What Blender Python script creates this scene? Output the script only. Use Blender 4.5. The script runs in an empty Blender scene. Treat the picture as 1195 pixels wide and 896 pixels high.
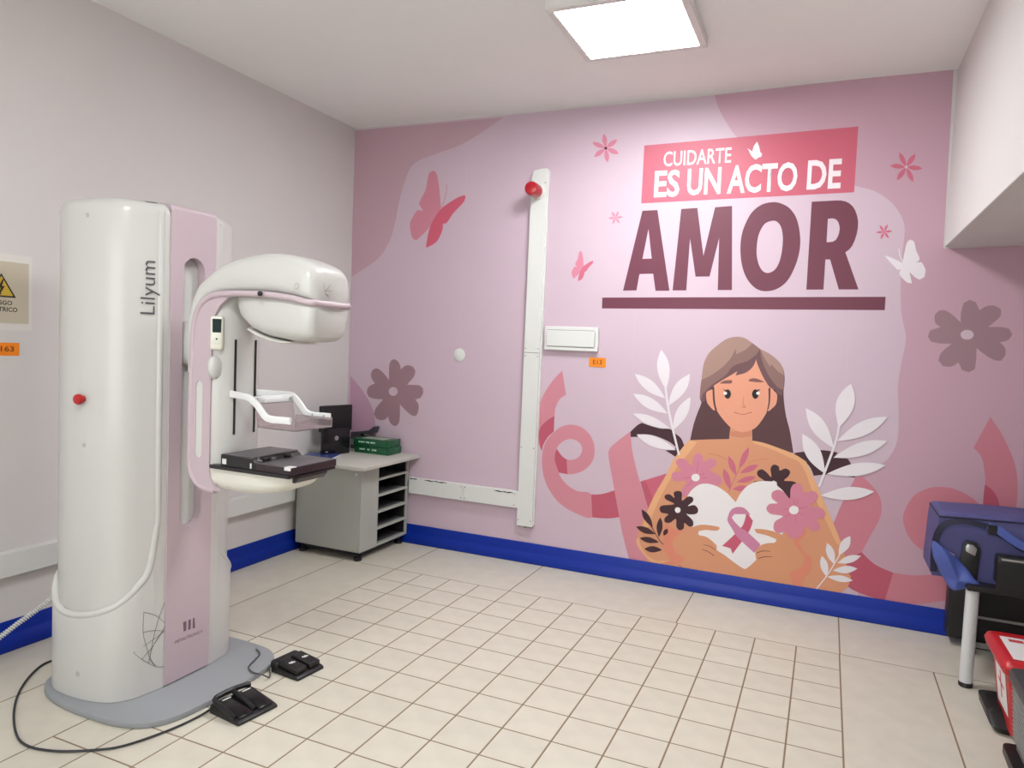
import bpy, bmesh, math, random
from mathutils import Vector, Matrix
from mathutils.geometry import tessellate_polygon
sc = bpy.context.scene
C = sc.collection
PI = math.pi

# ---------------------------------------------------------------- camera
cam_d = bpy.data.cameras.new('camera'); cam = bpy.data.objects.new('camera', cam_d); C.objects.link(cam)
cam_d.sensor_fit = 'HORIZONTAL'; cam_d.sensor_width = 36.0; cam_d.lens = 840.296 / 1195 * 36.0
cam_d.clip_start = 0.02
def _rot(ax, a):
    return Matrix.Rotation(a, 3, ax)
_R = _rot('Z', math.radians(23.574)) @ _rot('X', math.radians(-3.122)) @ _rot('Y', math.radians(-2.411))
_R = _R @ Matrix(((1, 0, 0), (0, 0, -1), (0, 1, 0)))          # camera looks along local -Z
cam.matrix_world = Matrix.Translation((0, 0, 1.46)) @ _R.to_4x4()
sc.camera = cam

# ---------------------------------------------------------------- world, exposure
w = bpy.data.worlds.new('world'); sc.world = w; w.use_nodes = True
w.node_tree.nodes['Background'].inputs[0].default_value = (0.9, 0.92, 1, 1)
w.node_tree.nodes['Background'].inputs[1].default_value = 0.3
sc.view_settings.view_transform = 'Standard'; sc.view_settings.look = 'None'
sc.view_settings.exposure = 0.27; sc.view_settings.gamma = 1.0
sc.view_settings.use_curve_mapping = False
PANEL_STRENGTH = 43.0
FILL_WINDOW_STRENGTH = 2.1

# ---------------------------------------------------------------- helpers
def lin(c):
    return tuple(((v / 255) / 12.92 if v / 255 <= 0.04045 else ((v / 255 + 0.055) / 1.055) ** 2.4) for v in c)
MATS = {}
def mat(name, rgb, rough=0.5, metal=0.0, spec=0.5, noise=0.0, nscale=20.0, bump=0.0, bscale=200.0, emit=0.0, alpha=1.0,
        trans=0.0, coat=0.0, rnd=0.0):
    if name in MATS: return MATS[name]
    m = bpy.data.materials.new(name); m.use_nodes = True
    nt = m.node_tree; b = nt.nodes['Principled BSDF']
    col = (*lin(rgb), 1)
    b.inputs['Base Color'].default_value = col
    b.inputs['Roughness'].default_value = rough; b.inputs['Metallic'].default_value = metal
    b.inputs['Specular IOR Level'].default_value = spec
    b.inputs['Alpha'].default_value = alpha; b.inputs['Transmission Weight'].default_value = trans
    b.inputs['Coat Weight'].default_value = coat; b.inputs['Coat Roughness'].default_value = 0.12
    if emit:
        b.inputs['Emission Color'].default_value = col; b.inputs['Emission Strength'].default_value = emit
    tc = None
    if noise or bump or rnd:
        tc = nt.nodes.new('ShaderNodeTexCoord')
    if noise or rnd:
        hs = nt.nodes.new('ShaderNodeHueSaturation'); hs.inputs['Color'].default_value = col
        src = None
        if noise:
            n = nt.nodes.new('ShaderNodeTexNoise'); n.inputs['Scale'].default_value = nscale; n.inputs['Detail'].default_value = 5
            nt.links.new(tc.outputs['Object'], n.inputs['Vector'])
            mr = nt.nodes.new('ShaderNodeMapRange'); mr.inputs['From Min'].default_value = 0.3; mr.inputs['From Max'].default_value = 0.7
            mr.inputs['To Min'].default_value = 1 - noise; mr.inputs['To Max'].default_value = 1 + noise
            nt.links.new(n.outputs['Fac'], mr.inputs['Value']); src = mr.outputs['Result']
        if rnd:
            oi = nt.nodes.new('ShaderNodeObjectInfo'); m2 = nt.nodes.new('ShaderNodeMapRange')
            m2.inputs['To Min'].default_value = 1 - rnd; m2.inputs['To Max'].default_value = 1 + rnd
            nt.links.new(oi.outputs['Random'], m2.inputs['Value'])
            if src:
                mm = nt.nodes.new('ShaderNodeMath'); mm.operation = 'MULTIPLY'
                nt.links.new(src, mm.inputs[0]); nt.links.new(m2.outputs['Result'], mm.inputs[1]); src = mm.outputs[0]
            else: src = m2.outputs['Result']
        nt.links.new(src, hs.inputs['Value']); nt.links.new(hs.outputs['Color'], b.inputs['Base Color'])
    if bump:
        n = nt.nodes.new('ShaderNodeTexNoise'); n.inputs['Scale'].default_value = bscale; n.inputs['Detail'].default_value = 3
        nt.links.new(tc.outputs['Object'], n.inputs['Vector'])
        bp = nt.nodes.new('ShaderNodeBump'); bp.inputs['Strength'].default_value = bump; bp.inputs['Distance'].default_value = 0.002
        nt.links.new(n.outputs['Fac'], bp.inputs['Height']); nt.links.new(bp.outputs['Normal'], b.inputs['Normal'])
    MATS[name] = m
    return m

def tag(o, label=None, cat=None, group=None, kind=None):
    if label: o['label'] = label
    if cat: o['category'] = cat
    if group: o['group'] = group
    if kind: o['kind'] = kind
    return o
def thing(name, label, cat, loc=(0, 0, 0), rz=0.0, group=None):
    o = bpy.data.objects.new(name, None); C.objects.link(o); o.location = loc; o.rotation_euler = (0, 0, rz)
    o.empty_display_size = 0.05
    return tag(o, label, cat, group)
def group_part(name, parent):
    o = bpy.data.objects.new(name, None); C.objects.link(o); o.parent = parent; o.empty_display_size = 0.03
    return o
def obj(name, bm, m, parent=None, smooth=False, label=None, angle=40):
    me = bpy.data.meshes.new(name)
    bmesh.ops.recalc_face_normals(bm, faces=bm.faces[:])
    bm.to_mesh(me); bm.free()
    ms = m if isinstance(m, (list, tuple)) else [m]
    for x in ms: me.materials.append(x)
    o = bpy.data.objects.new(name, me); C.objects.link(o)
    if smooth:
        me.shade_smooth()
        me.set_sharp_from_angle(angle=math.radians(angle))
    if parent: o.parent = parent
    if label: o['label'] = label
    return o
def merge(dst, src):
    me = bpy.data.meshes.new('tmp'); src.to_mesh(me); src.free(); dst.from_mesh(me); bpy.data.meshes.remove(me)
def box(bm, x0, x1, y0, y1, z0, z1, bev=0.0, seg=2, M=None, mi=0):
    t = bmesh.new()
    bmesh.ops.create_cube(t, size=1)
    bmesh.ops.transform(t, matrix=Matrix.Translation(((x0 + x1) / 2, (y0 + y1) / 2, (z0 + z1) / 2)) @ Matrix.Diagonal((x1 - x0, y1 - y0, z1 - z0, 1)), verts=t.verts[:])
    if bev: bmesh.ops.bevel(t, geom=t.edges[:], offset=bev, segments=seg, affect='EDGES', profile=0.5)
    if M: bmesh.ops.transform(t, matrix=M, verts=t.verts[:])
    for f in t.faces: f.material_index = mi
    merge(bm, t)
    return bm
def nbox(*a, **k): return box(bmesh.new(), *a, **k)
def prism(bm, pts, a0, a1, plane='xz', bev=0.0, holes=(), mi=0, M=None):
    """extrude a polygon given in a plane along the third axis"""
    t = bmesh.new()
    def P(p, a):
        return {'xz': (p[0], a, p[1]), 'yz': (a, p[0], p[1]), 'xy': (p[0], p[1], a)}[plane]
    loops = [list(pts)] + [list(h) for h in holes]
    tris = tessellate_polygon([[Vector((p[0], p[1], 0)) for p in l] for l in loops])
    flat = [p for l in loops for p in l]
    A = [t.verts.new(P(p, a0)) for p in flat]; B = [t.verts.new(P(p, a1)) for p in flat]
    if len(loops) == 1:
        t.faces.new(A); t.faces.new(B[::-1])
    else:
        for tr in tris:
            try: t.faces.new([A[i] for i in tr]); t.faces.new([B[i] for i in tr][::-1])
            except ValueError: pass
    k = 0
    for l in loops:
        n = len(l)
        for i in range(n):
            j = (i + 1) % n
            t.faces.new((A[k + i], A[k + j], B[k + j], B[k + i]))
        k += n
    bmesh.ops.recalc_face_normals(t, faces=t.faces[:])
    if bev:
        ed = [e for e in t.edges if len(e.link_faces) == 2 and e.calc_face_angle(0) > 0.6]
        bmesh.ops.bevel(t, geom=ed, offset=bev, segments=2, affect='EDGES', profile=0.5)
    if M: bmesh.ops.transform(t, matrix=M, verts=t.verts[:])
    for f in t.faces: f.material_index = mi
    merge(bm, t)
    return bm
def loft(bm, rings, cap=True, closed=True, mi=0):
    t = bmesh.new(); V = [[t.verts.new(p) for p in r] for r in rings]
    n = len(rings[0])
    for a, b in zip(V, V[1:]):
        for i in range(n if closed else n - 1):
            j = (i + 1) % n
            t.faces.new((a[i], a[j], b[j], b[i]))
    if cap and closed:
        t.faces.new(V[0][::-1]); t.faces.new(V[-1])
    bmesh.ops.recalc_face_normals(t, faces=t.faces[:])
    for f in t.faces: f.material_index = mi
    merge(bm, t)
    return bm
def catmull(P, n=6, closed=False):
    P = [Vector(p) for p in P]; out = []
    N = len(P)
    for i in range(N if closed else N - 1):
        if closed: a, b, c, d = P[i - 1], P[i], P[(i + 1) % N], P[(i + 2) % N]
        else: a, b, c, d = P[max(i - 1, 0)], P[i], P[i + 1], P[min(i + 2, N - 1)]
        for k in range(n):
            t = k / n
            out.append(0.5 * ((2 * b) + (c - a) * t + (2 * a - 5 * b + 4 * c - d) * t * t + (-a + 3 * b - 3 * c + d) * t ** 3))
    if not closed: out.append(P[-1])
    return out
def tube(bm, pts, r, n=8, closed=False, mi=0):
    pts = [Vector(p) for p in pts]; rings = []; N = len(pts)
    up = Vector((0, 0, 1)); prev = None
    for i, p in enumerate(pts):
        if closed: t = (pts[(i + 1) % N] - pts[i - 1])
        else: t = pts[min(i + 1, N - 1)] - pts[max(i - 1, 0)]
        t.normalize()
        if prev is None:
            a = t.cross(up)
            if a.length < 1e-3: a = t.cross(Vector((1, 0, 0)))
        else:
            a = prev - t * prev.dot(t)
        a.normalize(); prev = a; b = t.cross(a)
        rr = r[i] if isinstance(r, (list, tuple)) else r
        rings.append([p + (a * math.cos(2 * PI * k / n) + b * math.sin(2 * PI * k / n)) * rr for k in range(n)])
    if closed: rings.append(rings[0])
    return loft(bm, rings, cap=not closed, mi=mi)
def lathe(bm, prof, M=Matrix.Identity(4), n=24, mi=0):
    """profile (r, z) turned about local z"""
    rings = [[M @ Vector((max(r, 1e-4) * math.cos(2 * PI * k / n), max(r, 1e-4) * math.sin(2 * PI * k / n), z)) for k in range(n)] for r, z in prof]
    return loft(bm, rings, mi=mi)
def sring(c, n1, h1, n2, h2, e=4.0, N=28):
    """superellipse ring round c with half sizes h1 along n1 and h2 along n2"""
    out = []
    for i in range(N):
        a = 2 * PI * i / N; ca, sa = math.cos(a), math.sin(a)
        out.append(Vector(c) + Vector(n1) * h1 * math.copysign(abs(ca) ** (2 / e), ca) + Vector(n2) * h2 * math.copysign(abs(sa) ** (2 / e), sa))
    return out
def text_bm(body, f, bold=0.0, thick=0.0):
    """letters normalised to a unit box and placed by f(u, v)"""
    cu = bpy.data.curves.new('t', 'FONT'); cu.body = body; cu.size = 1; cu.offset = bold; cu.resolution_u = 3
    o = bpy.data.objects.new('t', cu); C.objects.link(o)
    bpy.context.view_layer.update()
    me = bpy.data.meshes.new_from_object(o.evaluated_get(bpy.context.evaluated_depsgraph_get()))
    C.objects.unlink(o); bpy.data.objects.remove(o); bpy.data.curves.remove(cu)
    bm = bmesh.new(); bm.from_mesh(me); bpy.data.meshes.remove(me)
    xs = [v.co.x for v in bm.verts]; ys = [v.co.y for v in bm.verts]
    x0, x1, y0, y1 = min(xs), max(xs), min(ys), max(ys)
    for v in bm.verts: v.co = Vector(f((v.co.x - x0) / (x1 - x0), (v.co.y - y0) / (y1 - y0)))
    return bm
# mural outlines in wall millimetres: name, colour, smooth, outline, hole
MURAL = [
["background_wave","wave",0,[[-3317,2984],[-2086,2978],[-2167,2933],[-2390,2824],[-2625,2764],[-2763,2719],[-2830,2633],[-2888,2453],[-2924,2271],[-2971,2149],[-3063,2039],[-3279,1914]],None],
["background_wave","wave2",0,[[-3268,1179],[-3164,1083],[-3076,974],[-3034,862],[-3026,672],[-3022,159],[-3245,129]],None],
["background_wave","wave3",0,[[-711,2990],[-681,2907],[-637,2828],[-574,2739],[-468,2652],[-135,2486],[80,2418],[167,2390],[242,2341],[300,2274],[336,2190],[337,2084],[334,1959],[344,1773],[358,1687],[379,1604],[379,1538],[368,1452],[359,1329],[370,1198],[377,1090],[371,1007],[350,946],[307,889],[187,823],[136,582],[238,352],[231,106],[852,30],[1398,30],[1253,2086],[527,2067],[513,3007]],None],
["ribbon","rib",0,[[-1589,1305],[-1554,1147],[-1596,1116],[-1623,1057],[-1628,1003],[-1677,970],[-1727,915],[-1739,984],[-1735,1061],[-1718,1126],[-1655,1232]],None],
["ribbon","crim",0,[[-1628,1003],[-1628,898],[-1665,863],[-1696,809],[-1707,759],[-1726,806],[-1733,857],[-1727,915],[-1677,970]],None],
["ribbon","rib",1,[[-1628,894],[-1574,937],[-1509,955],[-1436,943],[-1375,895],[-1343,817],[-1354,729],[-1415,660],[-1506,627],[-1579,631],[-1529,565],[-1448,524],[-1350,513],[-1336,365],[-1467,382],[-1577,438],[-1656,531],[-1694,629],[-1703,731],[-1683,823]],[[-1600,786],[-1569,833],[-1511,861],[-1451,844],[-1426,797],[-1452,744],[-1504,723],[-1558,739]]],
["ribbon","crim",0,[[-1600,786],[-1565,745],[-1530,723],[-1519,627],[-1579,631],[-1610,702],[-1612,753]],None],
["ribbon","crim",0,[[-1350,513],[-1279,525],[-1193,561],[-1146,394],[-1233,372],[-1336,365]],None],
["ribbon","rib",0,[[-1113,946],[-1099,841],[-1071,734],[-1027,605],[-972,466],[-852,132],[-1072,108],[-1135,301],[-1207,596],[-1247,765],[-1244,820],[-1196,874]],None],
["ribbon","crim2",0,[[-1035,634],[-862,708],[-859,649],[-960,480],[-975,471]],None],
["ribbon","crim",0,[[-1035,634],[-1003,648],[-938,513],[-960,473],[-975,471]],None],
["ribbon","ribr",0,[[180,798],[218,808],[289,736],[320,666],[315,579],[239,381],[204,224],[36,349],[112,614],[161,746]],None],
["ribbon","crim",0,[[239,381],[309,323],[400,292],[370,128],[276,142],[179,176],[87,281]],None],
["ribbon","ribr",0,[[400,292],[505,294],[628,327],[766,392],[776,239],[648,179],[515,137],[370,131]],None],
["ribbon","ribr",1,[[431,583],[439,657],[477,735],[537,778],[587,793],[659,790],[731,760],[795,703],[840,616],[807,517],[761,462],[683,414],[602,407],[538,434],[471,490]],[[691,607],[688,574],[674,545],[653,524],[626,513],[598,516],[574,530],[556,555],[549,587],[552,620],[566,649],[588,670],[615,680],[643,677],[667,662],[684,637]]],
["ribbon","ribr",0,[[797,1188],[857,1094],[913,973],[938,861],[941,734],[920,580],[840,463],[794,562],[797,751],[798,833],[785,925],[767,981],[732,1019]],None],
["ribbon","crim",0,[[796,830],[838,797],[866,736],[872,643],[799,633],[794,750]],None],
["long_hair","hairback",0,[[-741,923],[-726,1019],[-706,1094],[-687,1155],[-697,1185],[-697,1250],[-693,1299],[-689,1364],[-680,1413],[-655,1463],[-610,1509],[-558,1549],[-505,1563],[-459,1557],[-412,1529],[-365,1495],[-320,1474],[-273,1440],[-242,1403],[-226,1357],[-222,1311],[-224,1248],[-214,1171],[-199,1102],[-176,1026],[-150,902],[-379,944],[-531,922],[-741,919]],None],
["dark_leaf","dark",0,[[-1113,944],[-1074,986],[-1045,1005],[-981,989],[-922,979],[-868,982],[-838,960],[-796,930],[-772,881],[-822,812],[-888,847],[-832,852],[-825,874],[-876,906],[-978,935],[-1071,931],[-1062,915],[-1111,910]],None],
["dark_leaf","dark",0,[[-145,904],[-92,917],[-8,934],[62,932],[83,927],[64,898],[133,900],[152,876],[180,798],[160,798],[98,802],[32,798],[-34,783],[-66,842],[-145,896]],None],
["shoulders_and_arms","skin",0,[[-509,1025],[-512,952],[-743,923],[-763,903],[-831,802],[-873,700],[-935,574],[-973,472],[-1012,374],[-1039,265],[-1032,233],[-979,165],[-927,113],[-728,81],[-369,79],[23,83],[87,79],[175,165],[193,235],[178,259],[138,401],[92,509],[20,661],[-75,853],[-83,863],[-142,896],[-226,923],[-314,947],[-380,954],[-388,1055]],None],
["shoulder_edge","skinl",0,[[-742,923],[-698,916],[-750,836],[-803,764],[-847,675],[-914,524],[-951,418],[-980,337],[-1005,316],[-999,369],[-975,470],[-934,573],[-873,698],[-830,803],[-762,905]],None],
["shoulder_edge","skinl",0,[[-380,954],[-314,947],[-226,923],[-142,896],[-83,863],[-75,853],[20,661],[92,509],[138,401],[107,411],[56,512],[-21,661],[-100,836],[-176,878],[-272,914],[-369,940]],None],
["elbow_edge","skinl",0,[[-1038,267],[-1021,278],[-1014,236],[-968,175],[-908,150],[-817,165],[-848,130],[-928,134],[-976,165],[-1031,225]],None],
["neck_shadow","skind",0,[[-509,997],[-386,1016],[-384,981],[-440,966],[-505,969]],None],
["ear","face",1,[[-661,1220],[-646,1233],[-623,1239],[-612,1191],[-603,1117],[-637,1140],[-656,1171]],None],
["ear","face",1,[[-300,1267],[-274,1253],[-258,1231],[-260,1183],[-279,1155],[-306,1141]],None],
["face","face",0,[[-617,1271],[-613,1207],[-604,1143],[-584,1104],[-546,1058],[-505,1021],[-458,1001],[-427,1002],[-390,1015],[-354,1046],[-314,1117],[-307,1149],[-298,1212],[-302,1290],[-360,1397],[-387,1475],[-494,1366],[-584,1314]],None],
["hair_strand","hairback",0,[[-626,1255],[-615,1255],[-607,1175],[-590,1111],[-603,1117],[-618,1174]],None],
["hair_strand","hairback",0,[[-308,1270],[-297,1271],[-295,1197],[-301,1145],[-308,1142],[-303,1196]],None],
["fringe","hair1",0,[[-693,1293],[-689,1364],[-680,1413],[-655,1463],[-610,1509],[-558,1549],[-505,1563],[-459,1557],[-408,1527],[-444,1492],[-470,1475],[-499,1460],[-505,1492],[-529,1437],[-572,1382],[-632,1331]],None],
["fringe","hair2",0,[[-693,1295],[-632,1331],[-572,1382],[-529,1437],[-505,1492],[-499,1460],[-470,1475],[-444,1492],[-412,1529],[-365,1495],[-379,1463],[-429,1421],[-511,1386],[-554,1327],[-628,1267],[-665,1224],[-682,1170],[-695,1185],[-697,1250]],None],
["fringe","hair3",0,[[-666,1228],[-628,1271],[-554,1331],[-511,1390],[-429,1425],[-379,1471],[-388,1426],[-404,1387],[-440,1353],[-496,1333],[-488,1359],[-530,1329],[-575,1298],[-616,1267],[-646,1237],[-663,1212],[-664,1171],[-687,1155],[-684,1202]],None],
["fringe","hair1",0,[[-369,1497],[-320,1474],[-273,1440],[-242,1403],[-226,1346],[-262,1371],[-301,1412],[-304,1392],[-340,1445]],None],
["fringe","hair2",0,[[-369,1497],[-340,1445],[-304,1392],[-301,1412],[-262,1371],[-226,1348],[-225,1295],[-227,1264],[-257,1278],[-296,1322],[-329,1375],[-355,1437]],None],
["fringe","hair3",0,[[-382,1467],[-367,1497],[-355,1437],[-329,1375],[-296,1322],[-257,1278],[-228,1260],[-231,1232],[-254,1239],[-274,1265],[-301,1276],[-333,1320],[-358,1366],[-384,1426]],None],
["eyebrow","brow",0,[[-586,1280],[-560,1299],[-518,1305],[-512,1295],[-519,1284],[-559,1281]],None],
["eyebrow","brow",0,[[-422,1311],[-400,1322],[-370,1320],[-331,1304],[-369,1301],[-418,1303]],None],
["eye","black",1,[[-517,1221],[-518,1210],[-522,1201],[-527,1195],[-534,1192],[-541,1194],[-548,1199],[-552,1208],[-554,1219],[-554,1230],[-550,1239],[-544,1245],[-537,1248],[-530,1246],[-524,1241],[-519,1232]],None],
["eye","black",1,[[-361,1232],[-361,1221],[-365,1212],[-370,1205],[-377,1203],[-384,1204],[-390,1210],[-395,1219],[-397,1229],[-396,1240],[-392,1249],[-387,1255],[-380,1258],[-373,1256],[-367,1251],[-363,1242]],None],
["eye_glint","white",1,[[-539,1225],[-542,1218],[-549,1214],[-557,1217],[-561,1223],[-558,1230],[-551,1233],[-543,1231]],None],
["eye_glint","white",1,[[-353,1237],[-356,1230],[-363,1227],[-371,1229],[-374,1235],[-372,1242],[-364,1246],[-357,1243]],None],
["eyelash","black",0,[[-545,1243],[-565,1250],[-548,1235]],None],
["eyelash","black",0,[[-370,1255],[-352,1262],[-366,1245]],None],
["nose","skind",0,[[-445,1210],[-441,1210],[-442,1178],[-432,1155],[-422,1150],[-439,1144],[-460,1152],[-439,1151],[-447,1174]],None],
["mouth","mouth",0,[[-494,1113],[-464,1105],[-433,1105],[-392,1120],[-393,1124],[-434,1108],[-464,1108],[-493,1117]],None],
["collar_bone","skind",0,[[-634,847],[-591,847],[-552,838],[-520,822],[-518,827],[-550,844],[-590,853],[-634,852]],None],
["collar_bone","skind",0,[[-396,817],[-360,834],[-323,846],[-279,853],[-279,858],[-324,851],[-361,838],[-398,821]],None],
["crimson_branch_stem","crimb",0,[[-443,787],[-463,736],[-500,631],[-496,629],[-459,735],[-439,785]],None],
["crimson_branch_leaf","crimb",0,[[-397,915],[-414,895],[-427,875],[-436,852],[-442,828],[-444,803],[-445,778],[-429,798],[-415,819],[-405,841],[-398,864],[-395,889]],None],
["crimson_branch_leaf","crimb",0,[[-510,851],[-511,827],[-508,805],[-501,785],[-490,767],[-475,751],[-460,736],[-461,759],[-464,781],[-469,801],[-479,820],[-493,837]],None],
["crimson_branch_leaf","crimb",0,[[-533,772],[-536,747],[-534,723],[-527,702],[-517,682],[-503,665],[-487,647],[-487,672],[-488,695],[-493,717],[-502,738],[-515,756]],None],
["crimson_branch_leaf","crimb",0,[[-337,815],[-358,814],[-378,809],[-395,800],[-411,787],[-426,771],[-439,754],[-418,757],[-398,762],[-380,769],[-363,780],[-349,796]],None],
["crimson_branch_leaf","crimb",0,[[-347,742],[-368,744],[-388,741],[-406,735],[-423,725],[-440,712],[-455,697],[-435,698],[-415,699],[-396,704],[-378,713],[-362,725]],None],
["crimson_branch_leaf","crimb",0,[[-378,673],[-395,680],[-412,683],[-429,681],[-445,675],[-460,666],[-476,654],[-459,649],[-441,646],[-424,646],[-408,650],[-393,659]],None],
["pink_flower","flow",1,[[-815,767],[-817,791],[-789,807],[-756,798],[-722,768],[-717,822],[-694,848],[-661,836],[-655,800],[-621,822],[-585,819],[-579,787],[-609,752],[-552,725],[-538,686],[-572,658],[-651,648],[-706,625],[-736,588],[-768,568],[-774,617],[-749,670],[-814,661],[-841,684],[-833,715],[-793,725],[-785,737]],None],
["flower_centre","white",1,[[-671,701],[-672,692],[-677,684],[-685,678],[-694,675],[-704,676],[-712,680],[-718,687],[-720,696],[-719,705],[-714,713],[-706,719],[-697,721],[-687,721],[-679,717],[-673,710]],None],
["petal_vein","crimb",0,[[-688,730],[-683,797],[-687,797],[-692,730]],None],
["petal_vein","crimb",0,[[-722,698],[-770,690],[-770,686],[-722,694]],None],
["petal_vein","crimb",0,[[-714,680],[-748,638],[-745,636],[-711,677]],None],
["petal_vein","crimb",0,[[-670,698],[-626,701],[-626,705],[-670,702]],None],
["petal_vein","crimb",0,[[-671,712],[-643,728],[-644,732],[-673,715]],None],
["dark_flower","dark",1,[[-357,707],[-324,721],[-301,726],[-337,749],[-340,777],[-316,790],[-289,775],[-262,750],[-269,801],[-252,825],[-225,817],[-218,794],[-188,809],[-162,796],[-168,768],[-191,738],[-148,739],[-124,730],[-142,709],[-148,676],[-152,637],[-193,639],[-246,665]],None],
["white_heart","white",0,[[-754,526],[-733,587],[-711,623],[-672,657],[-625,669],[-569,660],[-513,631],[-472,595],[-452,577],[-432,626],[-397,678],[-353,709],[-309,722],[-260,725],[-248,732],[-230,723],[-226,704],[-195,679],[-156,632],[-123,570],[-180,426],[-258,323],[-316,250],[-351,207],[-380,181],[-435,210],[-499,249],[-548,274],[-647,342],[-698,392],[-749,443]],None],
["awareness_ribbon","crimr",0,[[-388,527],[-349,479],[-368,411],[-453,264],[-466,295],[-516,303],[-445,387],[-402,450]],None],
["awareness_ribbon","mauve",0,[[-493,480],[-480,523],[-451,547],[-413,552],[-385,537],[-364,510],[-384,513],[-456,505],[-470,483],[-454,461],[-413,426],[-384,414],[-298,345],[-330,289],[-434,371],[-461,410],[-491,454]],None],
["hand","skin",0,[[-793,337],[-746,377],[-698,392],[-651,413],[-587,418],[-540,415],[-536,407],[-546,394],[-570,388],[-617,386],[-658,373],[-663,347],[-615,345],[-574,323],[-547,299],[-547,270],[-499,240],[-434,206],[-374,181],[-369,82],[-730,95],[-784,170],[-813,250]],None],
["hand","skin2",0,[[-337,426],[-333,433],[-282,437],[-222,431],[-162,410],[-111,391],[-66,335],[-37,258],[-57,174],[-53,112],[-419,93],[-443,211],[-380,179],[-351,207],[-316,250],[-324,295],[-302,335],[-260,358],[-208,367],[-215,389],[-263,403],[-323,410]],None],
["arm_shade","skinp",0,[[-112,418],[-68,496],[-52,449],[-94,393],[-58,336],[-24,314],[-13,271],[-27,224],[-57,183],[-54,129],[-112,137],[-129,207],[-69,244],[-55,291],[-66,326],[-110,373]],None],
["arm_shade","skinp",0,[[-862,386],[-794,362],[-745,369],[-800,311],[-814,266],[-787,220],[-732,191],[-750,159],[-890,132],[-817,165],[-852,210],[-872,266]],None],
["finger_line","hairback",0,[[-624,292],[-589,288],[-555,270],[-553,273],[-587,291],[-624,295]],None],
["finger_line","hairback",0,[[-633,262],[-595,253],[-558,232],[-556,235],[-593,256],[-632,265]],None],
["finger_line","hairback",0,[[-316,289],[-283,306],[-243,311],[-243,314],[-283,310],[-317,293]],None],
["finger_line","hairback",0,[[-305,257],[-272,273],[-230,280],[-230,283],[-273,277],[-307,260]],None],
["finger_line","hairback",0,[[-768,142],[-754,136],[-740,120],[-737,122],[-752,138],[-767,145]],None],
["dark_flower","dark",1,[[-814,520],[-869,543],[-875,567],[-846,577],[-816,558],[-822,590],[-798,604],[-773,596],[-769,547],[-736,576],[-707,575],[-703,551],[-732,518],[-693,529],[-669,506],[-678,478],[-717,468],[-738,468],[-699,435],[-694,403],[-717,393],[-747,412],[-749,378],[-773,362],[-794,380],[-800,430],[-833,402],[-866,400],[-869,425],[-848,453],[-890,456],[-904,479],[-888,501]],None],
["flower_centre","white",1,[[-775,488],[-776,481],[-779,475],[-784,470],[-791,468],[-798,468],[-803,472],[-807,477],[-809,483],[-808,490],[-805,496],[-799,501],[-793,503],[-786,502],[-780,499],[-776,494]],None],
["pink_flower","flow",1,[[-154,637],[-153,691],[-135,725],[-98,725],[-79,682],[-31,697],[-5,673],[-15,641],[-41,607],[11,605],[40,577],[27,545],[-5,536],[18,499],[7,475],[-25,464],[-59,488],[-73,441],[-104,410],[-137,410],[-168,437],[-205,427],[-231,446],[-226,492],[-186,529],[-253,534],[-278,562],[-261,592],[-219,602],[-250,625],[-252,661],[-220,681],[-186,669]],None],
["flower_centre","white",1,[[-103,576],[-104,566],[-109,558],[-117,551],[-127,548],[-137,549],[-145,553],[-151,560],[-154,570],[-152,579],[-147,588],[-139,595],[-130,598],[-120,597],[-111,593],[-105,586]],None],
["petal_vein","crimb",0,[[-128,604],[-126,640],[-129,640],[-132,604]],None],
["petal_vein","crimb",0,[[-118,600],[-103,638],[-106,639],[-121,602]],None],
["petal_vein","crimb",0,[[-155,574],[-184,574],[-184,570],[-155,570]],None],
["petal_vein","crimb",0,[[-146,550],[-174,528],[-172,525],[-144,547]],None],
["petal_vein","crimb",0,[[-120,547],[-115,503],[-112,503],[-117,548]],None],
["petal_vein","crimb",0,[[-105,561],[-76,547],[-74,550],[-104,564]],None],
["petal_vein","crimb",0,[[-104,583],[-57,598],[-58,602],[-105,587]],None],
["dark_branch_stem","dark",0,[[-955,363],[-900,286],[-871,256],[-868,260],[-897,289],[-951,366]],None],
["dark_branch_leaf","dark",0,[[-1016,460],[-1012,436],[-1005,414],[-993,396],[-978,381],[-960,368],[-940,356],[-945,379],[-952,401],[-962,420],[-976,437],[-994,450]],None],
["dark_branch_leaf","dark",0,[[-1046,346],[-1028,330],[-1009,319],[-989,312],[-967,311],[-944,313],[-921,317],[-939,330],[-958,342],[-977,350],[-999,353],[-1022,352]],None],
["dark_branch_leaf","dark",0,[[-1019,277],[-1000,265],[-980,258],[-960,255],[-939,257],[-917,262],[-896,269],[-915,279],[-934,286],[-954,291],[-975,291],[-997,286]],None],
["dark_branch_leaf","dark",0,[[-986,213],[-967,203],[-948,198],[-930,199],[-911,204],[-892,213],[-874,223],[-892,231],[-911,236],[-929,238],[-948,235],[-967,226]],None],
["dark_branch_leaf","dark",0,[[-896,425],[-907,404],[-914,383],[-916,362],[-913,341],[-907,321],[-899,300],[-890,322],[-883,343],[-879,364],[-880,385],[-885,405]],None],
["dark_branch_leaf","dark",0,[[-848,361],[-859,356],[-867,350],[-872,342],[-873,333],[-872,323],[-870,313],[-861,319],[-853,325],[-847,332],[-844,340],[-844,350]],None],
["white_branch_stem","whitel",0,[[18,127],[73,221],[133,355],[128,358],[68,224],[13,130]],None],
["white_branch_leaf","whitel",0,[[175,464],[154,451],[138,435],[128,416],[123,394],[122,371],[123,346],[141,361],[157,377],[170,395],[177,416],[178,439]],None],
["white_branch_leaf","whitel",0,[[59,407],[55,382],[56,359],[62,339],[72,321],[87,305],[103,290],[104,314],[104,337],[100,359],[91,378],[78,394]],None],
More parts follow.
